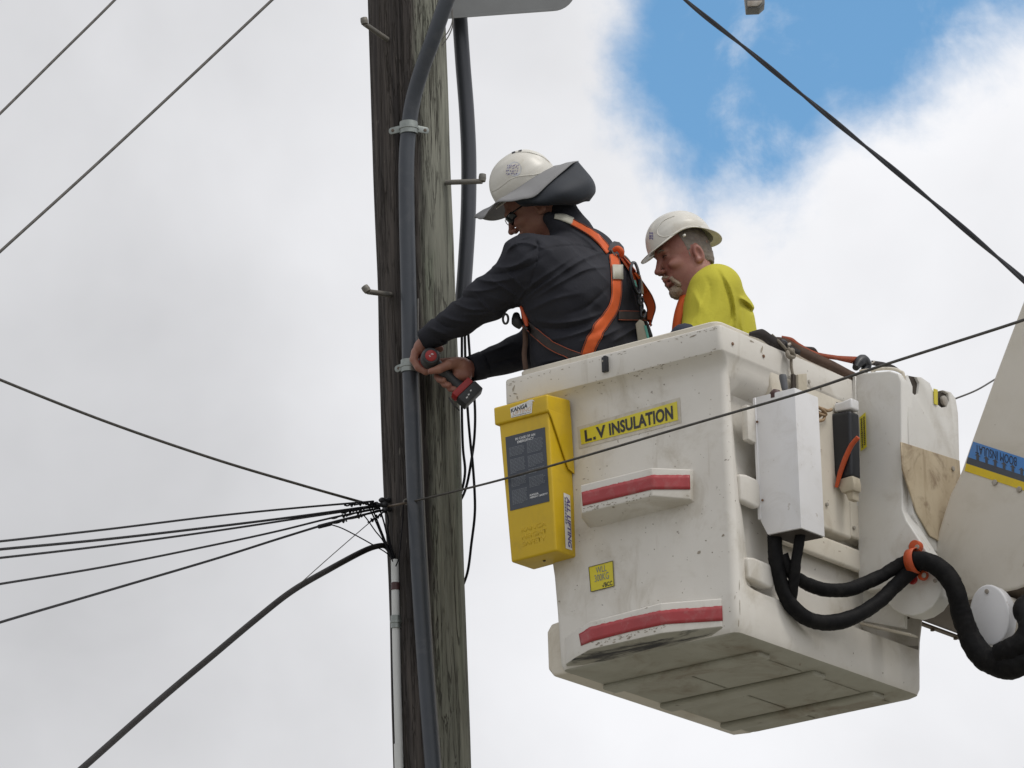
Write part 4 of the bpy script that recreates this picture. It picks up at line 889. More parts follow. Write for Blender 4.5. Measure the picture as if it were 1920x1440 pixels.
# ================================================================== straps and ropes on the rim
BV_RIM = BV_SHELL
def strap(name, pts, hw, m, label, cat='strap', parent=None, tilt=(0, 0, 1), t=.003, n=10):
    """flat webbing along px points on b-planes: (px, py, a) uses the a-plane"""
    c = smooth_path([on_a(x, y, a) for x, y, a in pts], n); V, Fc = [], []
    hw = np.interp(np.linspace(0, 1, len(c)), np.linspace(0, 1, len(hw)), hw) if not np.isscalar(hw) else [hw] * len(c)
    tl = unit(tilt)
    for i, p in enumerate(c): V += [p - tl * hw[i], p + tl * hw[i]]
    for i in range(len(c) - 1): Fc.append((2 * i, 2 * i + 1, 2 * i + 3, 2 * i + 2))
    o = solid(mesh(name, V, Fc, M_[m], parent, 60), t)
    return tag(o, label, cat) if label else o
HS = thing('spare_harness', 'spare orange and black webbing harness draped along the bucket rim', 'harness', L(.01, .5, .01))
strap('webbing', [(1405, 626, .02), (1428, 627, .01), (1448, 640, 0), (1475, 652, -.004), (1500, 661, -.004)], [.006, .019, .02, .016, .008], 'strap_black', None, parent=HS, tilt=(.2, -.5, 1))
strap('webbing', [(1446, 634, .015), (1470, 640, .01), (1490, 652, .0), (1520, 668, 0), (1560, 686, 0), (1600, 706, 0), (1622, 712, .0)], [.006, .012, .016, .018, .018, .016, .008], 'strap_brown', None, parent=HS, tilt=(.2, -.5, 1))
strap('webbing', [(1466, 632, .012), (1484, 638, .01), (1500, 650, .008), (1530, 664, .008), (1570, 671, .008), (1606, 676, .01)], [.005, .009, .010, .008, .008, .014], 'webbing_faded', None, parent=HS, tilt=(.2, -.3, 1))
strap('webbing', [(1486, 640, .03), (1505, 652, .03), (1525, 655, .03), (1535, 664, .03)], [.004, .007, .007, .003], 'strap_black', None, parent=HS, tilt=(.2, -.3, 1))
tube('buckle', [on_a(1604, 690, -.0), on_a(1610, 680, 0), on_a(1618, 676, 0), on_a(1624, 686, 0), on_a(1618, 700, -.0)], [.012, .019, .022, .020, .010], M_['black_plastic'], HS, 12, 6)
tube('buckle', [on_a(1463, 640, .0), on_a(1470, 644, 0), on_a(1476, 654, 0)], [.008, .013, .009], M_['black_plastic'], HS, 10, 6)
for _m in [([on_a(1625, 676, .0), on_a(1634, 681, 0), on_a(1640, 677, 0)], .003), ([on_a(1476, 648, -.01), on_a(1481, 645, -.01)], .006), ([on_a(1618, 712, -.0), on_a(1630, 705, 0), on_a(1640, 694, 0)], .006)]: tube('metal_fitting', _m[0], _m[1], M_['bolt'], HS, 8, 4)
strap('webbing', [(1634, 680, .02), (1655, 684, .02), (1675, 690, .015), (1692, 699, .01)], [.008, .010, .009, .004], 'strap_black', None, parent=HS, tilt=(.2, -.3, 1))
tie = thing('lashing_rope', 'grey rope knotted over the rim and hanging behind the control lever', 'rope', on_a(1482, 660, -.01))
tube('strand', [on_a(1447, 628, .0), on_a(1462, 642, -.008), (on_a(1476, 658, -.012)), on_a(1483, 672, -.016), on_a(1484, 690, -.016), on_a(1489, 715, -.016), on_a(1492, 735, -.016)], .0052, M_['rope_grey'], tie, 8, 8)
V, Fc = tube_geo(smooth_path([on_a(1477, 654, -.018), on_a(1484, 660, -.028), on_a(1488, 668, -.018), on_a(1480, 669, -.03), on_a(1477, 661, -.02), on_a(1486, 657, -.024), on_a(1482, 671, -.02)], 8), .0085, 8); mesh('knot', V, Fc, M_['rope_grey'], tie, 60)
rp = thing('coiled_rope', 'tan rope coil tied to the bucket side right of the control cover', 'rope', on_a(1535, 775, -.03))
tube('strand', [on_a(x, y, a) for x, y, a in ((1524, 745, -.02), (1530, 748, -.03), (1530, 757, -.03), (1528, 763, -.03), (1540, 766, -.03), (1552, 770, -.025), (1559, 768, -.02))], .0058, M_['rope'], rp, 8, 8)
tube('strand', [on_a(x, y, a) for x, y, a in ((1522, 770, -.03), (1534, 764, -.042), (1546, 772, -.045), (1548, 778, -.04), (1536, 776, -.045), (1524, 770, -.04), (1520, 778, -.03), (1530, 788, -.04), (1542, 788, -.04), (1546, 780, -.035), (1540, 772, -.03))], .0056, M_['rope'], rp, 8, 8)
tube('strand', [on_a(x, y, a) for x, y, a in ((1521, 762, -.03), (1530, 770, -.035), (1540, 777, -.035), (1530, 783, -.035), (1520, 776, -.03))], .0054, M_['rope'], rp, 8, 8)

# ================================================================== people: surfaces grown from a distance field
def face(g, hd, fwd, lf, upv, s):
    """skull, jaw, brow, nose, eyes, lips and ears; s stretches the face downwards"""
    g.ell(hd(0, 0, 0), fwd * .098, lf * .076, upv * .112, .02)
    g.ell(hd(.030, 0, -.058 * s), fwd * .064, lf * .060, upv * .070 * s, .02)
    g.ell(hd(.010, .0, -.085 * s), fwd * .062, lf * .060, upv * .050 * s, .02)
    g.ell(hd(.062, 0, -.122 * s), fwd * .030, lf * .032, upv * .026, .02)
    for q in (.034, -.034): g.cap(hd(.086, q, .004), hd(.096, 0, .006), .012, .012, .012)
    g.cap(hd(.096, 0, -.008), hd(.116, 0, -.046 * s), .009, .011, .010); g.ell(hd(.119, 0, -.050 * s), fwd * .013, lf * .0145, upv * .011, .006)
    for q in (1, -1):
        g.ell(hd(.106, q * .014, -.055 * s), fwd * .011, lf * .009, upv * .008, .004)
        g.ell(hd(.092, q * .033, -.016), fwd * .017, lf * .018, upv * .0105, .006, 's')
        g.ell(hd(.078, q * .032, -.016), fwd * .0135, lf * .0145, upv * .012, .003)
        g.ell(hd(.068, q * .050, -.045 * s), fwd * .026, lf * .012, upv * .015, .018)
        g.cap(hd(.093, q * .022, -.082 * s), hd(.102, 0, -.080 * s), .007, .008, .008)
        g.cap(hd(.090, q * .018, -.096 * s), hd(.096, 0, -.097 * s), .006, .007, .006)
        e = hd(-.018, q * .077, -.040); tl = unit(upv - fwd * .25)
        g.ell(e, tl * .034, fwd * .020, lf * .011, .006); g.ell(e + fwd * .002 + lf * q * .010, tl * .020, fwd * .010, lf * .008, .004, 's'); g.ell(e - tl * .026 + fwd * .004, tl * .011, fwd * .010, lf * .009, .004)
    g.cap(hd(.102, .024, -.0885 * s), hd(.110, 0, -.0885 * s), .0018, .0022, .002, 's')
class Field:
    def __init__(s, lo, hi, vox):
        s.lo = np.asarray(lo, float); s.vox = vox; s.n = np.ceil((np.asarray(hi) - s.lo) / vox).astype(int) + 1
        s.g = np.full(s.n, .08, np.float32)
    def _box(s, lo, hi):
        i0 = np.clip(np.floor((lo - s.lo) / s.vox).astype(int), 0, s.n); i1 = np.clip(np.ceil((hi - s.lo) / s.vox).astype(int) + 1, 0, s.n)
        if np.any(i1 <= i0): return None, None
        sl = tuple(slice(a, b) for a, b in zip(i0, i1))
        ax = [s.lo[k] + s.vox * np.arange(i0[k], i1[k]) for k in range(3)]
        return sl, np.meshgrid(*ax, indexing='ij', sparse=True)
    def _put(s, sl, d, k, op):
        g = s.g[sl]
        if op == 'u':
            h = np.clip(k - np.abs(g - d), 0, None) / k if k > 0 else 0
            s.g[sl] = np.minimum(g, d) - h * h * k * .25
        elif op == 's':
            d = -d; h = np.clip(k - np.abs(g - d), 0, None) / k if k > 0 else 0
            s.g[sl] = np.maximum(g, d) + h * h * k * .25
        elif op == 'i': s.g[sl] = np.maximum(g, d)
    def cap(s, p0, p1, r0, r1, k=.02, op='u'):
        p0, p1 = np.asarray(p0, float), np.asarray(p1, float); m = max(r0, r1) + k + .03
        sl, X = s._box(np.minimum(p0, p1) - m, np.maximum(p0, p1) + m)
        if sl is None: return
        d = p1 - p0; L2 = d @ d + 1e-12
        t = np.clip(((X[0] - p0[0]) * d[0] + (X[1] - p0[1]) * d[1] + (X[2] - p0[2]) * d[2]) / L2, 0, 1)
        D = np.sqrt((X[0] - p0[0] - t * d[0]) ** 2 + (X[1] - p0[1] - t * d[1]) ** 2 + (X[2] - p0[2] - t * d[2]) ** 2) - (r0 + (r1 - r0) * t)
        s._put(sl, D.astype(np.float32), k, op)
    def ell(s, c, ex, ey, ez, k=.02, op='u'):
        c, E = np.asarray(c, float), [np.asarray(e, float) for e in (ex, ey, ez)]; rs = [np.linalg.norm(e) for e in E]; m = max(rs) + k + .03
        sl, X = s._box(c - m, c + m)
        if sl is None: return
        q = []
        for e, r in zip(E, rs):
            u = e / r; q.append(((X[0] - c[0]) * u[0] + (X[1] - c[1]) * u[1] + (X[2] - c[2]) * u[2]))
        k0 = np.sqrt(sum((a / r) ** 2 for a, r in zip(q, rs))); k1 = np.sqrt(sum((a / r ** 2) ** 2 for a, r in zip(q, rs))) + 1e-9
        s._put(sl, (k0 * (k0 - 1) / k1).astype(np.float32), k, op)
    def plane(s, p, n):            # keep the side the normal points away from
        n = unit(n); X = np.meshgrid(*[s.lo[k] + s.vox * np.arange(s.n[k]) for k in range(3)], indexing='ij', sparse=True)
        D = (X[0] - p[0]) * n[0] + (X[1] - p[1]) * n[1] + (X[2] - p[2]) * n[2]; s.g = np.maximum(s.g, D.astype(np.float32))
    def pix(s):
        X = [s.lo[k] + s.vox * np.arange(s.n[k]) for k in range(3)]; X = np.meshgrid(*X, indexing='ij', sparse=True)
        v = [X[k] - CAM[k] for k in range(3)]; z = sum(v[k] * FW[k] for k in range(3))
        return 960 + F * sum(v[k] * RT[k] for k in range(3)) / z, 720 - F * sum(v[k] * UP[k] for k in range(3)) / z
    def folds(s, lines, Ymax=99, wrinkle=0.0, wscale=14):
        """cloth folds: ridges and creases along polylines, widths in pixels, heights in metres"""
        px, py = s.pix(); near = np.abs(s.g) < .03; idx = np.nonzero(near); x, y = px[idx], py[idx]; d = np.zeros(len(x))
        Yv = s.lo[1] + s.vox * idx[1]
        for pts, w, h in lines:
            P = np.array(smooth_path([np.array([a, b, 0.]) for a, b in pts], 4))[:, :2]; best = np.full(len(x), 1e9); tt = np.zeros(len(x)); n = len(P) - 1
            lo, hi = P.min(0) - 3 * w, P.max(0) + 3 * w; m = np.nonzero((x > lo[0]) & (x < hi[0]) & (y > lo[1]) & (y < hi[1]) & (Yv < Ymax))[0]
            if not len(m): continue
            xm, ym = x[m], y[m]; bd = best[m]; bt = tt[m]
            for i in range(n):
                e = P[i + 1] - P[i]; t = np.clip(((xm - P[i][0]) * e[0] + (ym - P[i][1]) * e[1]) / (e @ e + 1e-9), 0, 1)
                q = np.hypot(xm - P[i][0] - t * e[0], ym - P[i][1] - t * e[1]); c = q < bd; bd[c] = q[c]; bt[c] = ((i + t) / n)[c]
            taper = np.sin(np.pi * np.clip(bt, .02, .98)) ** .6; d[m] += h * taper * np.exp(-(np.abs(bd) / w) ** 1.25)
        if wrinkle:
            z = s.lo[2] + s.vox * idx[2]; X = s.lo[0] + s.vox * idx[0]
            d += wrinkle * (np.sin(wscale * (X * 2.1 + z * 1.3) + 3 * np.sin(9 * z + 5 * X)) * np.sin(wscale * .7 * (z * 1.7 - Yv) + 2 * np.sin(11 * X)))
        s.g[idx] -= d.astype(np.float32)
    def ridge(s, amp, scale, ax):
        """crumpled cloth: folded noise stretched along the axis ax"""
        idx = np.nonzero(np.abs(s.g) < .011); P = np.stack([s.lo[k] + s.vox * idx[k] for k in range(3)], 1); ax = unit(ax); al_ = P @ ax; Q = (P - np.outer(al_, ax)) * scale + np.outer(al_, ax) * scale * .28
        s.g[idx] -= (amp * np.array([.35 - abs(mnoise.noise(p)) * 1.6 for p in Q])).astype(np.float32)
    def noise(s, amp, scale):
        idx = np.nonzero(np.abs(s.g) < .02); P = np.stack([s.lo[k] + s.vox * idx[k] for k in range(3)], 1) * scale
        s.g[idx] -= (amp * np.array([mnoise.noise(p) for p in P])).astype(np.float32)
    def mesh(s, name, mat_, parent=None):
        grid = openvdb.FloatGrid(.08); grid.copyFromArray(np.ascontiguousarray(s.g)); grid.transform = openvdb.createLinearTransform(voxelSize=s.vox)
        pts, tri, quad = grid.convertToPolygons(0.0, 0.0)
        V = np.asarray(pts) + s.lo; Fc = [tuple(int(i) for i in t) for t in tri] + [tuple(int(i) for i in q) for q in quad]
        me = bpy.data.meshes.new(name); me.from_pydata(V.tolist(), [], Fc)
        bm = bmesh.new(); bm.from_mesh(me)
        bm.verts.ensure_lookup_table(); bmesh.ops.recalc_face_normals(bm, faces=bm.faces); bm.to_mesh(me); bm.free()
        return link_mesh(name, me, mat_, parent, 180)
P_ = aty
def px_(n): return n * PX
def ribbon_cloth(name, bvh, pts, hw, m, parent, off=.004, n=8, t=.0025, fallback=None, edges=None):
    """webbing lying on a body: centre line and half widths in pixels"""
    c = np.array(smooth_path([np.array([x, y, 0.]) for x, y in pts], n))[:, :2]; hw = np.interp(np.linspace(0, 1, len(c)), np.linspace(0, 1, len(hw)), hw) if not np.isscalar(hw) else np.full(len(c), hw)
    V, Fc = [], []; mcount = 4; lastY = fallback
    rows = []
    for i in range(len(c)):
        d = c[min(i + 1, len(c) - 1)] - c[max(i - 1, 0)]; d = d / (np.hypot(*d) + 1e-9); nn = np.array([-d[1], d[0]]); row = []
        for j in range(mcount + 1):
            q = c[i] + nn * hw[i] * (2 * j / mcount - 1); h, _ = hit(bvh, q[0], q[1], off)
            if h is not None and fallback is not None and h[1] > fallback + .25: h = None
            row.append((q, h))
        ys = [h[1] for _, h in row if h is not None]
        y = min(ys) if ys else lastY; lastY = y if y is not None else lastY
        rows.append([h if h is not None else aty(q[0], q[1], y) for q, h in row])
    for r_ in rows: V += r_
    w = mcount + 1
    for i in range(len(rows) - 1):
        for j in range(mcount): a = i * w + j; Fc.append((a, a + 1, a + w + 1, a + w))
    o = solid(mesh(name, V, Fc, M_[m], parent, 60), t)
    if edges:
        for j, nm in ((0, 'edge_stitching'), (mcount, 'edge_stitching')):
            V2, F2 = tube_geo([np.array(r_[j]) + (np.array(r_[mcount // 2]) - np.array(r_[j])) * .12 - np.array([0, .0022, 0]) for r_ in rows], .0014, 6); mesh(nm, V2, F2, M_[edges], o, 60)
    return o

# ------------------------------------------------------------------ worker at the pole
W1 = thing('person', 'worker in charcoal shirt and wide-brimmed white helmet drilling at the pole', 'person', L(.66, .33, -1.03))
def worker_one():
    # shirt
    f = Field((-.42, 19.30, 7.62), (.60, 20.15, 8.70), .0040)
    C = lambda a, b, r0, r1, k=.03: f.cap(P_(*a), P_(*b), px_(r0), px_(r1), k)
    C((1092, 735, 19.66), (1140, 735, 19.84), 72, 74, .05)
    C((1082, 658, 19.62), (1132, 646, 19.80), 91, 95, .06)
    C((1064, 565, 19.57), (1112, 555, 19.78), 90, 92, .05)
    C((1030, 505, 19.52), (1098, 485, 19.82), 62, 62, .05)
    C((985, 482, 19.52), (1008, 500, 19.50), 46, 52, .05)
    C((1075, 455, 19.68), (1054, 404, 19.69), 44, 33, .04)
    C((1003, 498, 19.50), (912, 563, 19.60), 50, 41, .03)
    C((912, 563, 19.60), (862, 598, 19.70), 41, 32, .02)
    C((862, 598, 19.70), (812, 628, 19.77), 32, 25, .015)
    C((1105, 490, 19.86), (1004, 652, 19.95), 48, 42, .03)
    C((1004, 652, 19.95), (890, 690, 19.85), 42, 23, .02)
    f.cap(P_(1042, 406, 19.685), P_(1006, 376, 19.67), px_(30), px_(38), .005, 's')
    C((1074, 434, 19.655), (1048, 397, 19.655), 36, 27, .02); C((1050, 425, 19.60), (1030, 410, 19.60), 24, 12, .02)
    lines = [([(1003, 446), (1010, 466), (1004, 500), (990, 540), (968, 572)], 1.8, -.0028), ([(1010, 470), (1050, 462), (1095, 462), (1140, 482)], 1.6, -.002), ([(985, 545), (960, 520), (938, 500)], 3, .005), ([(975, 560), (945, 540), (915, 522)], 3, .005), ([(930, 590), (905, 570), (885, 545)], 3, .005), ([(940, 585), (900, 590), (868, 590)], 3, .004), ([(945, 610), (985, 560), (1040, 520), (1085, 490), (1135, 470)], 5, .006), ([(955, 590), (990, 540), (1040, 505), (1080, 478)], 4, .004), ([(950, 600), (1000, 545), (1060, 505)], 4, -.004),
             ([(1000, 560), (1050, 530), (1100, 505), (1142, 500)], 4, .005), ([(985, 585), (1040, 560), (1090, 550)], 5, .004), ([(1010, 640), (1060, 632), (1110, 615), (1140, 590)], 5, .006),
             ([(1000, 600), (1040, 606), (1090, 600), (1135, 585)], 5, .005), ([(1010, 615), (1060, 617), (1105, 605)], 4, -.005), ([(1030, 470), (985, 455), (960, 462), (945, 480)], 4, .004), ([(1000, 440), (970, 452), (950, 470)], 3, .004),
             ([(1002, 452), (1008, 462), (985, 478)], 3, -.004), ([(920, 500), (960, 500), (1000, 480)], 5, .006), ([(905, 515), (950, 512), (990, 500), (1020, 480)], 4, -.005), ([(890, 522), (925, 528), (970, 520)], 4, .006),
             ([(870, 545), (905, 545), (945, 535)], 4, .005), ([(860, 556), (900, 560)], 4, -.005), ([(845, 565), (880, 580), (915, 580)], 4, .006), ([(825, 590), (850, 600), (885, 605)], 4, .005), ([(812, 596), (835, 612), (860, 615)], 4, -.004),
             ([(800, 612), (822, 622), (840, 628)], 4, .006), ([(900, 600), (935, 585), (965, 565)], 6, -.004), ([(1085, 640), (1130, 630), (1170, 612)], 4, .004), ([(1010, 680), (1060, 672), (1110, 660)], 5, .005), ([(1160, 660), (1195, 640), (1225, 628)], 5, .006), ([(1150, 640), (1180, 622), (1205, 606)], 4, .005),
             ([(900, 665), (930, 655), (965, 640)], 4, .004), ([(905, 690), (940, 678), (975, 668)], 4, -.004), ([(1070, 430), (1100, 450), (1130, 480)], 4, .003), ([(1060, 590), (1100, 575), (1140, 540)], 5, -.004)]
    f.folds([(p, w * .85, h * 2.1) for p, w, h in lines], 19.95, .0014, 18)
    f.ridge(.0056, 13, (-.75, .25, .55))
    f.cap(P_(808, 631, 19.78), P_(770, 654, 19.83), px_(18.5), px_(24), .004, 's'); f.cap(P_(892, 689, 19.86), P_(850, 700, 19.83), px_(19), px_(26), .004, 's')
    d1 = unit(P_(812, 628, 19.77) - P_(862, 598, 19.70)); f_pl = P_(800, 634, 19.785)
    sh = f.mesh('shirt', M_['shirt'], W1)
    bv = bvh_of(sh)
    # the body itself, one surface from head to hands and boots
    g = Field((-.48, 19.25, 6.75), (.62, 20.2, 8.80), .0042)
    K = lambda a, b, r0, r1, k=.015: g.cap(P_(*a), P_(*b), px_(r0), px_(r1), k)
    K((1094, 735, 19.68), (1138, 735, 19.83), 56, 58); K((1085, 654, 19.64), (1128, 644, 19.80), 74, 76, .04); K((1066, 565, 19.58), (1110, 555, 19.76), 74, 76, .04); K((1032, 507, 19.56), (1098, 487, 19.80), 44, 46, .04)
    K((1003, 500, 19.52), (912, 563, 19.60), 30, 27); K((912, 563, 19.60), (806, 632, 19.78), 25, 15); K((1103, 490, 19.84), (1004, 652, 19.95), 30, 27); K((1004, 652, 19.95), (884, 691, 19.85), 25, 15)
    hipL, hipR = np.array(L(.66, .22, -.12)), np.array(L(.60, .42, -.12))
    for hp, ft in ((hipL, L(.60, .22, -.98)), (hipR, L(.56, .46, -.98))):
        g.cap(hp, (hp + ft) / 2 + B * -.01, .085, .062, .03); g.cap((hp + ft) / 2, ft, .062, .045, .02); g.cap(ft - Z * .02, ft + A * .12 - Z * .03, .042, .036, .02)
    K((1052, 440, 19.68), (1008, 398, 19.665), 33, 31, .02)
    fwd = unit(np.array([-.80, .22, -.46])); upv = unit(np.array([-.42, -.10, .90]) - fwd * (np.array([-.42, -.10, .90]) @ fwd)); lf = np.cross(upv, fwd)
    hc = P_(997, 378, 19.665)
    def hd(x, y, z): return hc + fwd * x + lf * y + upv * z
    face(g, hd, fwd, lf, upv, 1.0)
    # left hand: palm, four fingers folded round the drill's nose, thumb under it
    K((806, 632, 19.78), (790, 650, 19.80), 15, 14, .01); K((790, 650, 19.80), (781, 662, 19.83), 13, 11, .008); K((795, 645, 19.84), (783, 662, 19.87), 11, 10, .008)
    for j in range(4):
        y = 19.805 + .021 * j; l_ = (0, 1.5, 1, -2)[j]
        ch = [(779, 660, y), (776 - l_ * .5, 674, y), (784, 688 + l_, y - .004), (798, 696 + l_, y - .008), (806, 694 + l_, y - .012)]
        for a, b, r0, r1 in zip(ch, ch[1:], (8.2, 7.6, 6.8, 6.2), (7.6, 6.8, 6.2, 5.2)): K(a, b, r0, r1, .0035)
    for a, b, r0, r1 in (((798, 648, 19.86), (812, 646, 19.89), 9, 8), ((812, 646, 19.89), (826, 654, 19.90), 8, 6.5)): K(a, b, r0, r1, .004)
    # right hand: heel and palm behind the grip, thumb along the top, fingers coming round underneath
    K((884, 691, 19.85), (868, 690, 19.81), 17, 18, .01); K((866, 684, 19.80), (852, 682, 19.79), 15, 13, .01); K((872, 704, 19.81), (858, 704, 19.80), 14, 12, .01); K((868, 690, 19.82), (846, 688, 19.84), 15, 12, .01)
    for a, b, r0, r1 in (((858, 680, 19.785), (842, 683, 19.765), 11, 9.5), ((842, 683, 19.765), (824, 692, 19.755), 9.5, 8), ((824, 692, 19.755), (808, 696, 19.755), 8, 6.3)): K(a, b, r0, r1, .006)
    for j, tip in enumerate(((822, 710), (832, 719), (843, 727))):
        k0 = ((836, 684), (846, 695), (856, 707))[j]; ch = [(k0[0] + 8, k0[1] + 4, 19.85), (k0[0] - 6, k0[1] + 6, 19.855), (tip[0] - 1, tip[1] - 4, 19.835), (tip[0] + 2, tip[1] + 1, 19.805), (tip[0] + 10, tip[1] + 3, 19.785)]
        for a, b, r0, r1 in zip(ch, ch[1:], (8.5, 8, 7.6, 6.8), (8, 7.6, 6.8, 5.6)): K(a, b, r0, r1, .0035)
    ch = [(846, 678, 19.84), (826, 680, 19.85), (815, 688, 19.84)]
    for a, b, r0, r1 in zip(ch, ch[1:], (8.5, 8), (8, 6)): K(a, b, r0, r1, .0035)      # index finger on the trigger
    body = g.mesh('body', M_['skin_dark'], W1)
    # trousers
    t = Field(L(.9, -.05, -1.1) * 0 + np.array([-.2, 19.1, 6.75]), (.62, 20.1, 8.0), .008)
    for hp, ft in ((hipL, L(.60, .22, -.90)), (hipR, L(.56, .46, -.90))):
        t.cap(hp + Z * .12, (hp + ft) / 2, .105, .085, .05); t.cap((hp + ft) / 2, ft, .085, .07, .03)
    t.mesh('trousers', M_['navy_cloth'], W1)
    def cuff(p0, p1, r0, r1, nm='cuff'):
        V, Fc = tube_geo([p0 + (p1 - p0) * t_ for t_ in (0, .35, .7, 1)], [r0, (r0 + r1) / 2 * 1.02, r1 * 1.03, r1], 22, cap=False); V = [np.array(v) * 1.0 + .0025 * mnoise.noise(Vector(np.array(v) * 40)) for v in V]
        return solid(mesh(nm, V, Fc, M_['shirt'], sh, 60), .004)
    cuff(P_(824, 621, 19.76), P_(796, 639, 19.79), px_(27.5), px_(22)); cuff(P_(904, 685, 19.865), P_(881, 692, 19.845), px_(26.5), px_(24))
    # collar
    # ---- helmet with its wide soft brim and neck flap
    hu = unit(np.array([-.45, -.34, .86]) - fwd * (np.array([-.45, -.34, .86]) @ fwd))
    hel = helmet('helmet', W1, P_(984, 347, 19.66), fwd, hu, (.121, .104, .120), visor=.006, back=.004, arch=.0, drop=.01)
    rim = [np.array(v.co) for v in hel.data.vertices[:72]]
    brim_o = np.array([(888, 406, 19.72), (897, 410, 19.63), (909, 407, 19.57), (918, 393, 19.53), (928, 382, 19.505), (948, 377, 19.485), (973, 375.5, 19.475), (1000, 368, 19.48), (1026, 348, 19.50), (1057, 319, 19.545), (1074, 307, 19.60), (1085, 301, 19.67), (1076, 309, 19.76), (1050, 335, 19.83), (1010, 372, 19.88), (972, 398, 19.895), (940, 411, 19.88), (912, 412, 19.83), (895, 409, 19.78)])
    ctr = sum(rim) / 72; O = [P_(*p) for p in brim_o]; O = smooth_path(O + [O[0]], 6)[:-1]; nO = len(O); V, Fc = [], []
    lfh = np.cross(hu, fwd)
    def ang(p): d = p - ctr; return math.atan2(d @ lfh, d @ fwd)
    I = []
    for p in O:
        a_ = ang(p); I.append(min(rim, key=lambda q: abs((ang(q) - a_ + math.pi) % (2 * math.pi) - math.pi)))
    I = [(I[i - 2] + I[i - 1] + I[i] + I[(i + 1) % nO] + I[(i + 2) % nO]) / 5 for i in range(nO)]
    for j, s_ in enumerate((-.12, .08, .3, .55, .8, 1.0)):
        for i, p in enumerate(O):
            V.append(I[i] + (p - I[i]) * s_ + hu * .010 * math.sin(math.pi * max(0, s_)) * .6 + hu * (.006 if s_ <= .08 else 0) + np.array([0, 0, .0022 * math.sin(i * .55) * max(0, s_)]))
    for j in range(5):
        for i in range(nO): i2 = (i + 1) % nO; Fc.append((j * nO + i, j * nO + i2, (j + 1) * nO + i2, (j + 1) * nO + i))
    brim = solid(mesh('brim', V, Fc, M_['brim'], W1, 80), .003)
    # flap: hangs from the near and rear edge of the brim and bellies out
    top = [(962, 375, 19.50), (990, 369, 19.495), (1018, 352, 19.507), (1044, 328, 19.545), (1066, 310, 19.60), (1083, 304, 19.655), (1078, 308, 19.74), (1060, 318, 19.80)]
    mid = [(975, 385, 19.52), (1010, 379, 19.50), (1050, 364, 19.50), (1082, 346, 19.53), (1103, 336, 19.59), (1111, 338, 19.67), (1103, 344, 19.76), (1075, 350, 19.82)]
    low = [(985, 387, 19.56), (1020, 384, 19.53), (1056, 382, 19.53), (1090, 372, 19.55), (1110, 360, 19.60), (1116, 360, 19.67), (1105, 366, 19.76), (1070, 370, 19.82)]
    bot = [(995, 385, 19.60), (1025, 384, 19.59), (1058, 384, 19.58), (1086, 382, 19.59), (1103, 376, 19.62), (1106, 374, 19.67), (1095, 376, 19.73), (1065, 378, 19.78)]
    rows = [smooth_path([P_(*p) for p in r_], 6) for r_ in (top, mid, low, bot)]; cols = [smooth_path([rows[j][i] for j in range(4)], 5) for i in range(len(rows[0]))]
    V, Fc = [], []; m = len(cols[0])
    for i, c_ in enumerate(cols):
        for j, p in enumerate(c_): V.append(p + np.array([0, -.004 * math.sin(i * .5 + j * .3), .002 * math.sin(i * .7)]))
    for i in range(len(cols) - 1):
        for j in range(m - 1): a = i * m + j; Fc.append((a, a + 1, a + m + 1, a + m))
    solid(mesh('neck_flap', V, Fc, M_['flap'], W1, 80), .003)
    # marks on the helmet shell
    bh = bvh_of(hel)
    bead(hel, bh, [(923, 358), (932, 355), (948, 343), (958, 336), (974, 330.5), (1005, 327), (1030, 320)]); bead(hel, bh, [(966, 286), (990, 285.5), (1015, 293), (1030, 304)])
    rr = random.Random(3); V, Fc = [], []
    for i in range(7):
        for j in range(4):
            x = 953 + 3.2 * i + rr.uniform(-.6, .6) + j * -1.0; y = 309 + 5.2 * j + rr.uniform(-.8, .8); w, h_ = rr.uniform(.6, 1.3), rr.uniform(1.8, 3.6)
            P4 = [hit(bh, x + a, y + b, .002)[0] for a, b in ((0, 0), (w, 0), (w - 1.8, h_), (-1.8, h_))]
            if any(p is None for p in P4): continue
            o_ = len(V); V += P4; Fc.append((o_, o_ + 1, o_ + 2, o_ + 3))
    ov = [hit(bh, 965 + 13 * math.cos(t_), 317 + 14 * math.sin(t_), .0010)[0] for t_ in np.linspace(0, 2 * math.pi, 17)[:-1]]
    mesh('helmet_sticker', ov, [tuple(range(16))], M_['logo_pale'], hel)
    mesh('sticker_print', V, Fc, M_['ink_purple'], hel)
    for (x, y) in ((950, 291), (960, 286), (972, 283)):
        try: quad_on('vent_slot', bh, [(x, y), (x + 6, y - 2), (x + 6.5, y + .5), (x, y + 2.5)], M_['ink'], hel, .0015, 1)
        except Exception: pass
    # dark glasses: lens, temple
    def lens(q):
        V, Fc = [], []
        for i in range(7):
            y = .004 + .056 * i / 6
            for j in range(4):
                z = -.001 - .034 * j / 3 * (1 - .25 * (i / 6) ** 2); V.append(hd(.113 - 9.5 * y * y - .010 * (j / 3), q * y, z))
        for i in range(6):
            for j in range(3): a = i * 4 + j; Fc.append((a, a + 1, a + 5, a + 4))
        return V, Fc
    gl = solid(mesh('glasses', *lens(1), M_['lens'], W1, 60), .003)
    solid(mesh('far_lens', *lens(-1), M_['lens'], gl, 60), .003)
    tube('temple_arm', [hd(.082, .060, -.008), hd(.05, .076, -.010), hd(.0, .081, -.012)], .0026, M_['lens'], gl, 6, 4)
    tube('lens_edge', [hd(.110, -.004, -.036), hd(.1165, 0, -.018), hd(.116, .0, -.002)], .0014, M_['wire_grey'], gl, 6, 4)
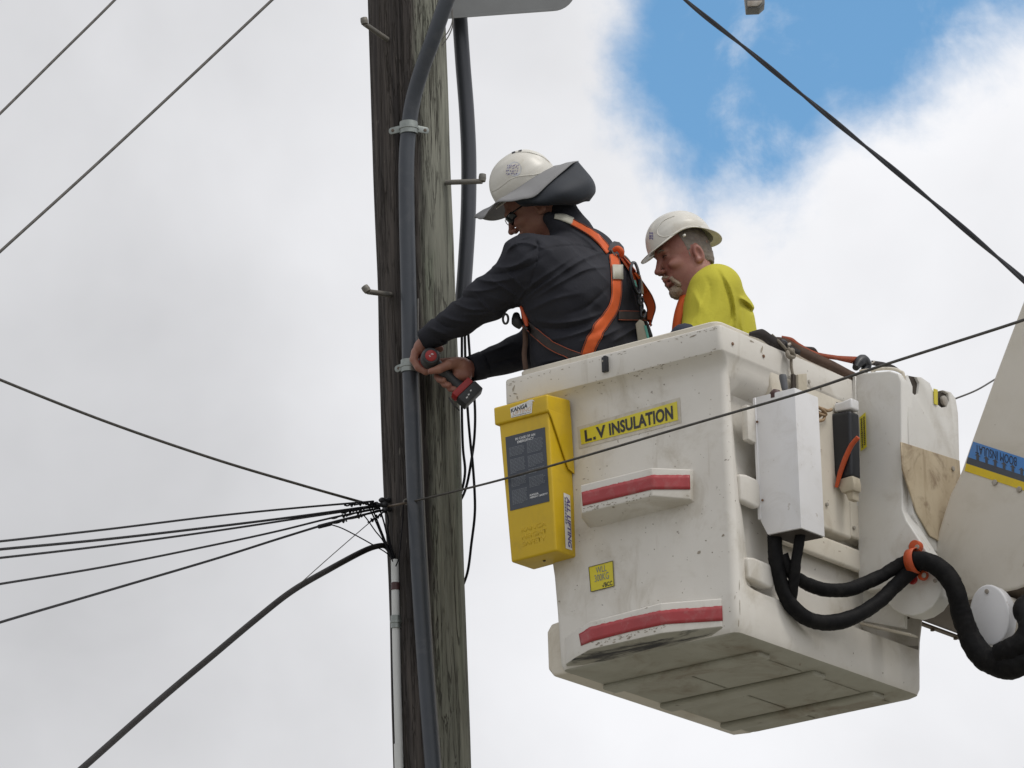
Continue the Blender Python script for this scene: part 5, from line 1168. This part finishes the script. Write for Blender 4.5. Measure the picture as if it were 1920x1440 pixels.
    # ---- harness
    hn = ribbon_cloth('harness', bv, [(1071, 417), (1090, 427), (1110, 440), (1127, 456), (1141, 473)], [6, 6.5, 6.5, 6.5, 6.5], 'webbing', W1, edges='strap_black', fallback=19.6)
    ribbon_cloth('strap', bv, [(1040, 407), (1055, 409), (1073, 416)], [4, 6, 6.5], 'grey_strap', hn, fallback=19.6)
    ribbon_cloth('strap', bv, [(1149, 478), (1153, 505), (1154, 535), (1153, 558), (1147, 580), (1130, 606), (1112, 636), (1101, 664), (1092, 705)], [8.5, 9.5, 9.5, 9, 10, 11.5, 12, 12, 12], 'webbing', hn, .005, edges='strap_black', fallback=19.6)
    ribbon_cloth('strap', bv, [(1164, 484), (1182, 508), (1200, 535), (1214, 558), (1221, 576), (1219, 592), (1216, 612)], [5, 7, 9, 10, 9, 7, 4], 'webbing', hn, .010, edges='strap_black', fallback=19.68)
    ribbon_cloth('label_patch', bv, [(1154, 500), (1154, 526)], [9.5, 9.5], 'grey_strap', hn, .0115, fallback=19.6, t=.001)
    ribbon_cloth('waist_belt', bv, [(1158, 592), (1188, 593), (1217, 594)], [9.5, 9.5, 9.5], 'strap_black', hn, .004, edges='webbing_faded', fallback=19.66)
    ribbon_cloth('leg_belt', bv, [(984, 606), (1005, 624), (1030, 645), (1058, 660), (1088, 672)], [8, 8.5, 9, 9, 9], 'strap_black', hn, .004, edges='webbing_faded', fallback=19.55)
    dp, dn = hit(bv, 1148, 474, .012); dp2, _ = hit(bv, 1158, 472, .012); 
    pl = [(1139, 470), (1142, 459), (1150, 453), (1160, 455), (1168, 464), (1170, 474), (1160, 480), (1146, 480)]
    V = []
    for x, y in pl:
        h, _ = hit(bv, x, y, .010); V.append(h if h is not None else aty(x, y, dp[1]))
    V = [aty(x, y, dp[1] + (x - 1148) * PX * .9) for x, y in pl]
    back_plate = prism('back_plate', V, unit(np.array([.55, -.83, .1])) * .006, M_['shaft_grey'], hn, .001, 1)
    Yd = dp[1] - .012
    ringp = [(1146, 468), (1152, 479), (1158, 491), (1163, 501), (1171, 508), (1179, 512), (1186, 508), (1184, 497), (1178, 487), (1171, 480), (1164, 478), (1158, 480)]
    V, Fc = tube_geo(smooth_path([aty(x, y, Yd + (x - 1150) * PX * .55) for x, y in ringp], 5), .0042, 8); mesh('d_ring', V, Fc, M_['steel'], hn, 60)
    tube('ring_loop', [aty(1150, 470, Yd + .0), aty(1158, 466, Yd - .004), aty(1165, 472, Yd), aty(1166, 482, Yd + .01)], [.008, .011, .011, .008], M_['webbing'], hn, 10, 5)
    # front buckle, chest ring and hanging tail at the armpit
    tube('chest_ring', [P_(948 + 5 * math.cos(a), 598 + 9 * math.sin(a), 19.56) for a in np.linspace(0, 2 * math.pi, 13)], .0042, M_['rubber'], hn, 8, 2)
    tube('pouch', [P_(968, 590, 19.60), P_(969, 603, 19.58), P_(978, 612, 19.58)], [.012, .020, .014], M_['rubber'], hn, 10, 6)
    tube('front_buckle', [P_(977, 575, 19.54), P_(985, 597, 19.535), P_(988, 612, 19.535)], [.006, .010, .006], M_['orange_plastic'], hn, 8, 4)
    V = []; tl = [P_(x, y, 19.575) for x, y in ((979, 568), (983, 600), (985, 640), (983, 665), (986, 694))]; tl = smooth_path(tl, 6)
    Vv, Ff = [], []
    for p in tl: Vv += [p - np.array([.009, 0, 0]), p + np.array([.009, 0, 0])]
    for i in range(len(tl) - 1): Ff.append((2 * i, 2 * i + 1, 2 * i + 3, 2 * i + 2))
    solid(mesh('hanging_tail', Vv, Ff, M_['strap_brown'], hn, 60), .003)
    return sh, bv, Yd
def bead(hel, bh, pts):
    P = [hit(bh, x, y, .0004)[0] for x, y in np.array(smooth_path([np.array([a, b, 0.]) for a, b in pts], 5))[:, :2]]; P = [p for p in P if p is not None]
    if len(P) > 3: V, Fc = tube_geo(P, .0019, 6); mesh('moulded_bead', V, Fc, M_['hat_white'], hel, 60)
def helmet(name, parent, c, fwd, up, rad, visor=.05, back=.03, arch=.012, drop=.012, m='hat_white'):
    """shell with peak, rear lip and raised crown panel; c is the middle of the rim"""
    fwd, up = unit(fwd), unit(up); lf = np.cross(up, fwd); V, Fc = [], []; nt, ns = 72, 20
    for j in range(ns + 1):
        t = j / ns; 
        for i in range(nt):
            a = 2 * math.pi * i / nt; ca, sa = math.cos(a), math.sin(a)
            fr = max(0, ca) ** 3; bk = max(0, -ca) ** 3; sd = abs(sa) ** 4
            z0 = -drop * (bk * 1.0 + fr * .35) + arch * sd
            el = t * math.pi / 2
            rr = math.cos(el) ** .86; h = math.sin(el) ** .95
            x = rad[0] * rr * ca; y = rad[1] * rr * sa; z = z0 * (1 - t) ** 2 + rad[2] * h
            # raised crown ridge and side panels
            ridge = math.exp(-((y / .030) ** 4)) * (.0035 if t > .3 else .0035 * t / .3); panel = -.0022 if (abs(sa) > .35 and .22 < t < .62) else 0
            n = unit(np.array([x / rad[0] ** 2, y / rad[1] ** 2, max(z, 0) / rad[2] ** 2 + 1e-6])); q = np.array([x, y, z]) + n * (ridge + panel)
            V.append(c + fwd * q[0] + lf * q[1] + up * q[2])
    for j in range(ns):
        for i in range(nt): i2 = (i + 1) % nt; Fc.append((j * nt + i, j * nt + i2, (j + 1) * nt + i2, (j + 1) * nt + i))
    # peak and lip, grown out of the rim
    base = len(V); rings = 4
    for j in range(1, rings + 1):
        s = j / rings
        for i in range(nt):
            a = 2 * math.pi * i / nt; ca, sa = math.cos(a), math.sin(a); fr = min(max((ca - .30) / .50, 0), 1); fr = fr * fr * (3 - 2 * fr); bk = min(max((-ca - .25) / .55, 0), 1); bk = bk * bk * (3 - 2 * bk)
            ext = .007 + visor * fr + back * bk; dz = -.007 - .20 * visor * fr - .35 * back * bk
            v0 = V[i] - c; q = np.array([v0 @ fwd, v0 @ lf, v0 @ up]); r_ = unit(np.array([q[0] / rad[0] ** 2, q[1] / rad[1] ** 2, 0]))
            q = q + r_ * ext * s + np.array([0, 0, dz * (.35 * s + .65 * s * s)]); V.append(c + fwd * q[0] + lf * q[1] + up * q[2])
    for j in range(rings):
        lo = (lambda i: i) if j == 0 else (lambda i, j=j: base + (j - 1) * nt + i)
        for i in range(nt): i2 = (i + 1) % nt; Fc.append((lo(i), lo(i2), base + j * nt + i2, base + j * nt + i))
    o = mesh(name, V, Fc, M_[m], parent, 60); solid(o, .003, -1); return o
SHIRT1, BV_S1, YD = worker_one()

# lanyard clipped to the ring on his back
LN = thing('lanyard', 'black clip and chain lanyard with beige pack hanging from the back ring', 'lanyard', P_(1200, 620, YD))
def lanyard():
    y = YD + .02
    def on(x, y_): h, _ = hit(BV_S1, x, y_, .022); return h if h is not None else aty(x, y_, y + .03)
    loop = [(1178, 500), (1172, 512), (1176, 530), (1182, 548), (1188, 550), (1188, 530), (1186, 512), (1182, 501), (1178, 500)]
    V, Fc = tube_geo(smooth_path([on(*p) for p in loop], 5), .0055, 8); mesh('snap_hook', V, Fc, M_['black_plastic'], LN, 60)
    tube('snap_gate', [on(1187, 520), on(1190, 535), on(1193, 552)], [.007, .008, .007], M_['beige_pack'], LN, 8, 4)
    tube('green_clip', [on(1179, 530), on(1181, 541)], [.005, .006], M_['green_tag'], LN, 8, 2)
    for k in range(4):
        cx, cy = 1188 + 2.6 * k, 554 + 13 * k; w = 4 if k % 2 else 2
        V, Fc = tube_geo(smooth_path([on(cx + w * math.cos(a), cy + 8 * math.sin(a)) for a in np.linspace(0, 2 * math.pi, 11)], 3), .0045, 8); mesh('chain_link', V, Fc, M_['black_plastic'], LN, 60)
    q = [on(1198, 594), on(1199, 606)]; tube('tether', q, .003, M_['strap_brown'], LN, 6, 1)
    pts = [(1191, 612), (1199, 603), (1207, 607), (1217, 641), (1196, 648)]; c0 = on(1202, 620)
    pk = prism('shock_pack', [aty(x, yy, c0[1]) for x, yy in pts], (0, -.03, 0), M_['beige_pack'], LN, .005, 2)
    prism('green_edge', [aty(x, yy, c0[1] - .031) for x, yy in ((1207, 610), (1212, 611), (1219, 638), (1215, 641))], (0, -.002, 0), M_['green_tag'], pk, .0005, 1)
lanyard()

# ------------------------------------------------------------------ cordless drill in his hands
DR = thing('cordless_drill', 'red and black cordless drill held in both hands against the pole', 'drill', P_(845, 720, 19.79))
def drill():
    c = P_(808, 667, 19.735); ax = unit(np.array([-.10, 1, .02]))
    V, Fc = tube_geo([c + ax * s for s in (0, .006, .012, .05, .085, .10, .125, .15, .172, .176)], [.026, .031, .0335, .0345, .034, .031, .026, .024, .019, .012], 28); mesh('motor_body', V, Fc, M_['tool_black'], DR, 50)
    V, Fc = tube_geo([c + ax * .004, c - ax * .002, c - ax * .0035], [.0205, .0205, .018], 28); cap_ = mesh('end_cap', V, Fc, M_['tool_red'], DR, 50)
    V = []; Fc = []
    for u0, u1, v0, v1 in ((-.010, -.004, .001, .003), (-.006, .0, -.003, -.0015), (.000, .006, .003, .006), (.004, .010, .0, .0018)):
        o_ = len(V); V += [c - ax * .0042 + np.array([u, 0, v + u * .4]) for u, v in ((u0, v0), (u1, v0), (u1, v1), (u0, v1))]; Fc.append((o_, o_ + 1, o_ + 2, o_ + 3))
    mesh('worn_print', V, Fc, M_['ink_white'], cap_)
    V, Fc = tube_geo([c + ax * .055 + np.array([0, 0, .0]), c + ax * .09], [.0355, .0352], 28); mesh('red_collar', V, Fc, M_['tool_red'], DR, 50)
    V, Fc = tube_geo([c + ax * .17, c + ax * .215], .004, 8); mesh('driver_bit', V, Fc, M_['steel'], DR, 50)
    h0, h1 = P_(818, 684, 19.79), P_(864, 728, 19.80); hv = unit(h1 - h0); sd = unit(np.cross(hv, ax)); dp = np.cross(sd, hv)
    V, Fc = [], []; n = 14
    for t, w, d in ((0, .021, .028), (.2, .018, .024), (.5, .0185, .022), (.8, .019, .022), (1, .024, .026)):
        for k in range(n): a = 2 * math.pi * k / n; V.append(h0 + (h1 - h0) * t + sd * w * math.cos(a) + dp * d * math.sin(a))
    for i in range(4):
        for k in range(n): k2 = (k + 1) % n; Fc.append((i * n + k, i * n + k2, (i + 1) * n + k2, (i + 1) * n + k))
    Fc += [tuple(range(n)), tuple(4 * n + k for k in range(n))]
    mesh('grip', V, Fc, M_['tool_black'], DR, 50)
    b = h1 + hv * .006
    obox('battery_mount', b, sd * .042, dp * .030, hv * .0125, M_['tool_red'], DR, .005)
    bt = obox('battery', b + hv * .034 + sd * .004, sd * .044, dp * .034, hv * .021, M_['tool_black'], DR, .006)
    face = b + hv * .034 - dp * .0345
    for k, (u, v, w) in enumerate(((-.018, .004, .004), (-.006, .001, .0035), (.010, -.004, .003))):
        fs = -1 if (dp @ FW) > 0 else 1
        obox('battery_mark', b + hv * (.034 + v) + sd * u + dp * fs * .0342, sd * w, dp * .0006, hv * .0022, M_['ink_white'], bt, .0002)
    tube('belt_hook', [P_(842, 746, 19.76), P_(850, 758, 19.752), P_(862, 770, 19.76)], .0028, M_['rubber'], DR, 8, 5)
drill()

# ------------------------------------------------------------------ the second worker, watching
W2 = thing('person', 'bearded worker in yellow shirt and plain white helmet looking left', 'person', L(.33, .42, -1.03))
def worker_two():
    f = Field((.42, 19.25, 7.55), (1.02, 20.0, 8.42), .005)
    C = lambda a, b, r0, r1, k=.03: f.cap(P_(*a), P_(*b), px_(r0), px_(r1), k)
    C((1340, 552, 19.52), (1318, 650, 19.46), 52, 46, .03)              # near shoulder and upper arm
    C((1345, 540, 19.55), (1352, 640, 19.60), 44, 62, .04)
    C((1372, 590, 19.62), (1372, 700, 19.62), 42, 52, .05)
    C((1335, 600, 19.60), (1340, 760, 19.62), 60, 85, .05)
    C((1318, 555, 19.78), (1300, 650, 19.86), 40, 46, .04)
    C((1318, 640, 19.46), (1268, 690, 19.42), 44, 34, .02)
    lines = [([(1300, 545), (1312, 575), (1306, 610)], 5, .004), ([(1322, 515), (1332, 545), (1326, 590)], 5, -.003), ([(1345, 505), (1362, 540), (1372, 580), (1366, 615)], 4, -.006), ([(1352, 508), (1372, 545), (1380, 590), (1378, 625)], 4, .006), ([(1330, 520), (1318, 560), (1300, 600), (1285, 630)], 6, .004), ([(1350, 520), (1345, 570), (1335, 610)], 7, .003),
             ([(1386, 557), (1400, 565), (1416, 580)], 4, .008), ([(1388, 566), (1402, 575), (1412, 588)], 4, -.007), ([(1390, 575), (1390, 605), (1395, 630)], 4, .004)]
    f.folds([(p, w, h * 1.9) for p, w, h in lines], 20.5, .0012, 16)
    f.ridge(.0032, 10, (-.35, 0, .9))
    sh = f.mesh('shirt', M_['hivis'], W2); bv = bvh_of(sh)
    g = Field((.35, 19.25, 6.80), (1.02, 20.05, 8.72), .0036)
    K = lambda a, b, r0, r1, k=.015: g.cap(P_(*a), P_(*b), px_(r0), px_(r1), k)
    K((1340, 600, 19.60), (1345, 760, 19.62), 48, 62); K((1335, 560, 19.56), (1318, 645, 19.47), 34, 30); K((1318, 645, 19.47), (1262, 695, 19.42), 28, 20); K((1312, 560, 19.76), (1300, 650, 19.86), 28, 28)
    K((1262, 695, 19.42), (1245, 705, 19.42), 18, 15)
    for j in range(4): K((1245, 700 + 5 * j, 19.40 + .012 * j), (1228, 704 + 6 * j, 19.40 + .014 * j), 7, 6, .004)
    K((1252, 692, 19.40), (1236, 690, 19.39), 7, 6, .004)
    hipL, hipR = np.array(L(.28, .36, -.12)), np.array(L(.36, .52, -.12))
    for hp, ft in ((hipL, L(.28, .34, -.98)), (hipR, L(.36, .56, -.98))):
        g.cap(hp + Z * .05, (hp + ft) / 2, .085, .062, .03); g.cap((hp + ft) / 2, ft, .062, .045, .02); g.cap(ft - Z * .02, ft + A * .12 - Z * .03, .042, .036, .02)
    K((1318, 560, 19.62), (1302, 515, 19.62), 37, 36, .03)
    fwd = unit(np.array([-.92, -.28, -.27])); u0 = np.array([-.27, -.08, .96]); upv = unit(u0 - fwd * (u0 @ fwd)); lf = np.cross(upv, fwd)   # lf points to the camera
    hc = P_(1282, 470, 19.62)
    def hd(x, y, z): return hc + fwd * x + lf * y + upv * z
    SF = 1.14
    face(g, hd, fwd, lf, upv, SF)
    body = g.mesh('body', M_['skin'], W2)
    bb = bvh_of(body)
    t = Field((.4, 19.1, 6.8), (1.05, 20.1, 7.95), .008)
    for hp, ft in ((hipL, L(.28, .34, -.90)), (hipR, L(.36, .56, -.90))):
        t.cap(hp + Z * .10, (hp + ft) / 2, .105, .085, .05); t.cap((hp + ft) / 2, ft, .085, .07, .03)
    t.mesh('trousers', M_['navy_cloth'], W2)
    # cropped hair on the sides and back, beard and moustache
    h = Field(hc - .2, hc + .2, .003)
    h.ell(hc, fwd * .0992, lf * .0772, upv * .113, .005); h.ell(hd(-.045, 0, -.05), fwd * .05, lf * .055, upv * .06, .02)
    h.plane(hd(.020, 0, -.01), unit(fwd - upv * .18)); h.plane(hd(-.02, 0, -.062), unit(-upv + fwd * .15)); h.ell(hd(-.012, .08, -.040), upv * .036, fwd * .024, lf * .02, .003, 's'); h.ell(hd(-.012, -.08, -.040), upv * .036, fwd * .024, lf * .02, .003, 's')
    h.noise(.0022, 70); h.noise(.0012, 190); h.mesh('hair', M_['hair'], W2)
    b = Field(hc - .2, hc + .2, .0028)
    b.ell(hd(.070, 0, -.124 * SF), fwd * .031, lf * .034, upv * .0275, .01)
    b.cap(hd(.088, .030, -.090 * SF), hd(.072, .036, -.110 * SF), .0075, .009, .008); b.cap(hd(.088, -.030, -.090 * SF), hd(.072, -.036, -.110 * SF), .0075, .009, .008)
    b.cap(hd(.1035, .004, -.073 * SF), hd(.088, .030, -.084 * SF), .0072, .0048, .006); b.cap(hd(.1035, -.004, -.073 * SF), hd(.088, -.030, -.084 * SF), .0072, .0048, .006)
    b.cap(hd(.110, .02, -.0955 * SF), hd(.110, -.02, -.0955 * SF), .010, .010, .004, 's')
    b.noise(.0032, 150); b.noise(.002, 330); b.mesh('beard', M_['beard'], W2)
    for s in (1, -1):
        tube('eyelid_line', [hd(.0925, s * .021, -.016), hd(.0935, s * .032, -.0125), hd(.0865, s * .044, -.016)], .0016, M_['eye_dark'], W2, 6, 5)
        tube('eyebrow', [hd(.104, s * .014, .004), hd(.102, s * .030, .009), hd(.090, s * .046, .003)], [.003, .004, .002], M_['hair'], W2, 6, 5)
    # helmet
    hf = unit(np.array([-.91, -.26, -.33])); hu0 = np.array([-.30, -.08, .95]); hu = unit(hu0 - hf * (hu0 @ hf))
    hel = helmet('helmet', W2, P_(1277, 462, 19.62) + hu * .012, hf, hu, (.122, .104, .112), visor=.027, back=.020, arch=.026, drop=.022)
    tube('chin_strap_slot', [P_(1282, 440, 19.50), P_(1284, 443, 19.50)], .006, M_['hat_white'], hel, 10, 1)
    bh = bvh_of(hel); V, Fc = [], []; rr = random.Random(9)
    bead(hel, bh, [(1265, 405), (1246, 413), (1234, 427), (1234, 440), (1245, 444), (1260, 441), (1278, 431), (1294, 424), (1308, 424), (1320, 430)])
    for i in range(4):
        for j in range(3):
            x, y = 1218 + 1.9 * i, 436 + 5 * j + rr.uniform(-.5, .5); w, hh = 1.1, rr.uniform(2, 4)
            P4 = [hit(bh, x + a, y + c_, .002)[0] for a, c_ in ((0, 0), (w, 0), (w, hh), (0, hh))]
            if any(p is None for p in P4): continue
            o_ = len(V); V += P4; Fc.append((o_, o_ + 1, o_ + 2, o_ + 3))
    if V: mesh('sticker_print', V, Fc, M_['ink_purple'], hel)
    # collar, harness strap, navy cuff
    ring = [P_(*p) for p in ((1340, 500, 19.64), (1322, 512, 19.55), (1308, 530, 19.53), (1297, 550, 19.53), (1288, 566, 19.56))]; ring = smooth_path(ring, 6); V, Fc = [], []
    for p in ring: V += [p + np.array([0, .01, -.012]), p + np.array([-.008, -.004, .012])]
    for i in range(len(ring) - 1): Fc.append((2 * i, 2 * i + 1, 2 * i + 3, 2 * i + 2))
    solid(mesh('collar', V, Fc, M_['hivis'], W2, 60), .006)
    V, Fc = [], []; cl = smooth_path([P_(*p) for p in ((1287, 545, 19.60), (1278, 566, 19.57), (1271, 590, 19.55), (1267, 620, 19.55), (1266, 660, 19.56))], 6)
    for p in cl: V += [p - np.array([.013, -.012, -.003]), p + np.array([.016, -.012, -.003])]
    for i in range(len(cl) - 1): Fc.append((2 * i, 2 * i + 1, 2 * i + 3, 2 * i + 2))
    solid(mesh('harness_strap', V, Fc, M_['webbing'], W2, 60), .003)
    tube('navy_sleeve', [P_(1300, 648, 19.43), P_(1285, 628, 19.40), P_(1272, 634, 19.40), P_(1262, 655, 19.40)], [.05, .042, .035, .03], M_['navy_cloth'], W2, 14, 5)
    return sh
SHIRT2 = worker_two()
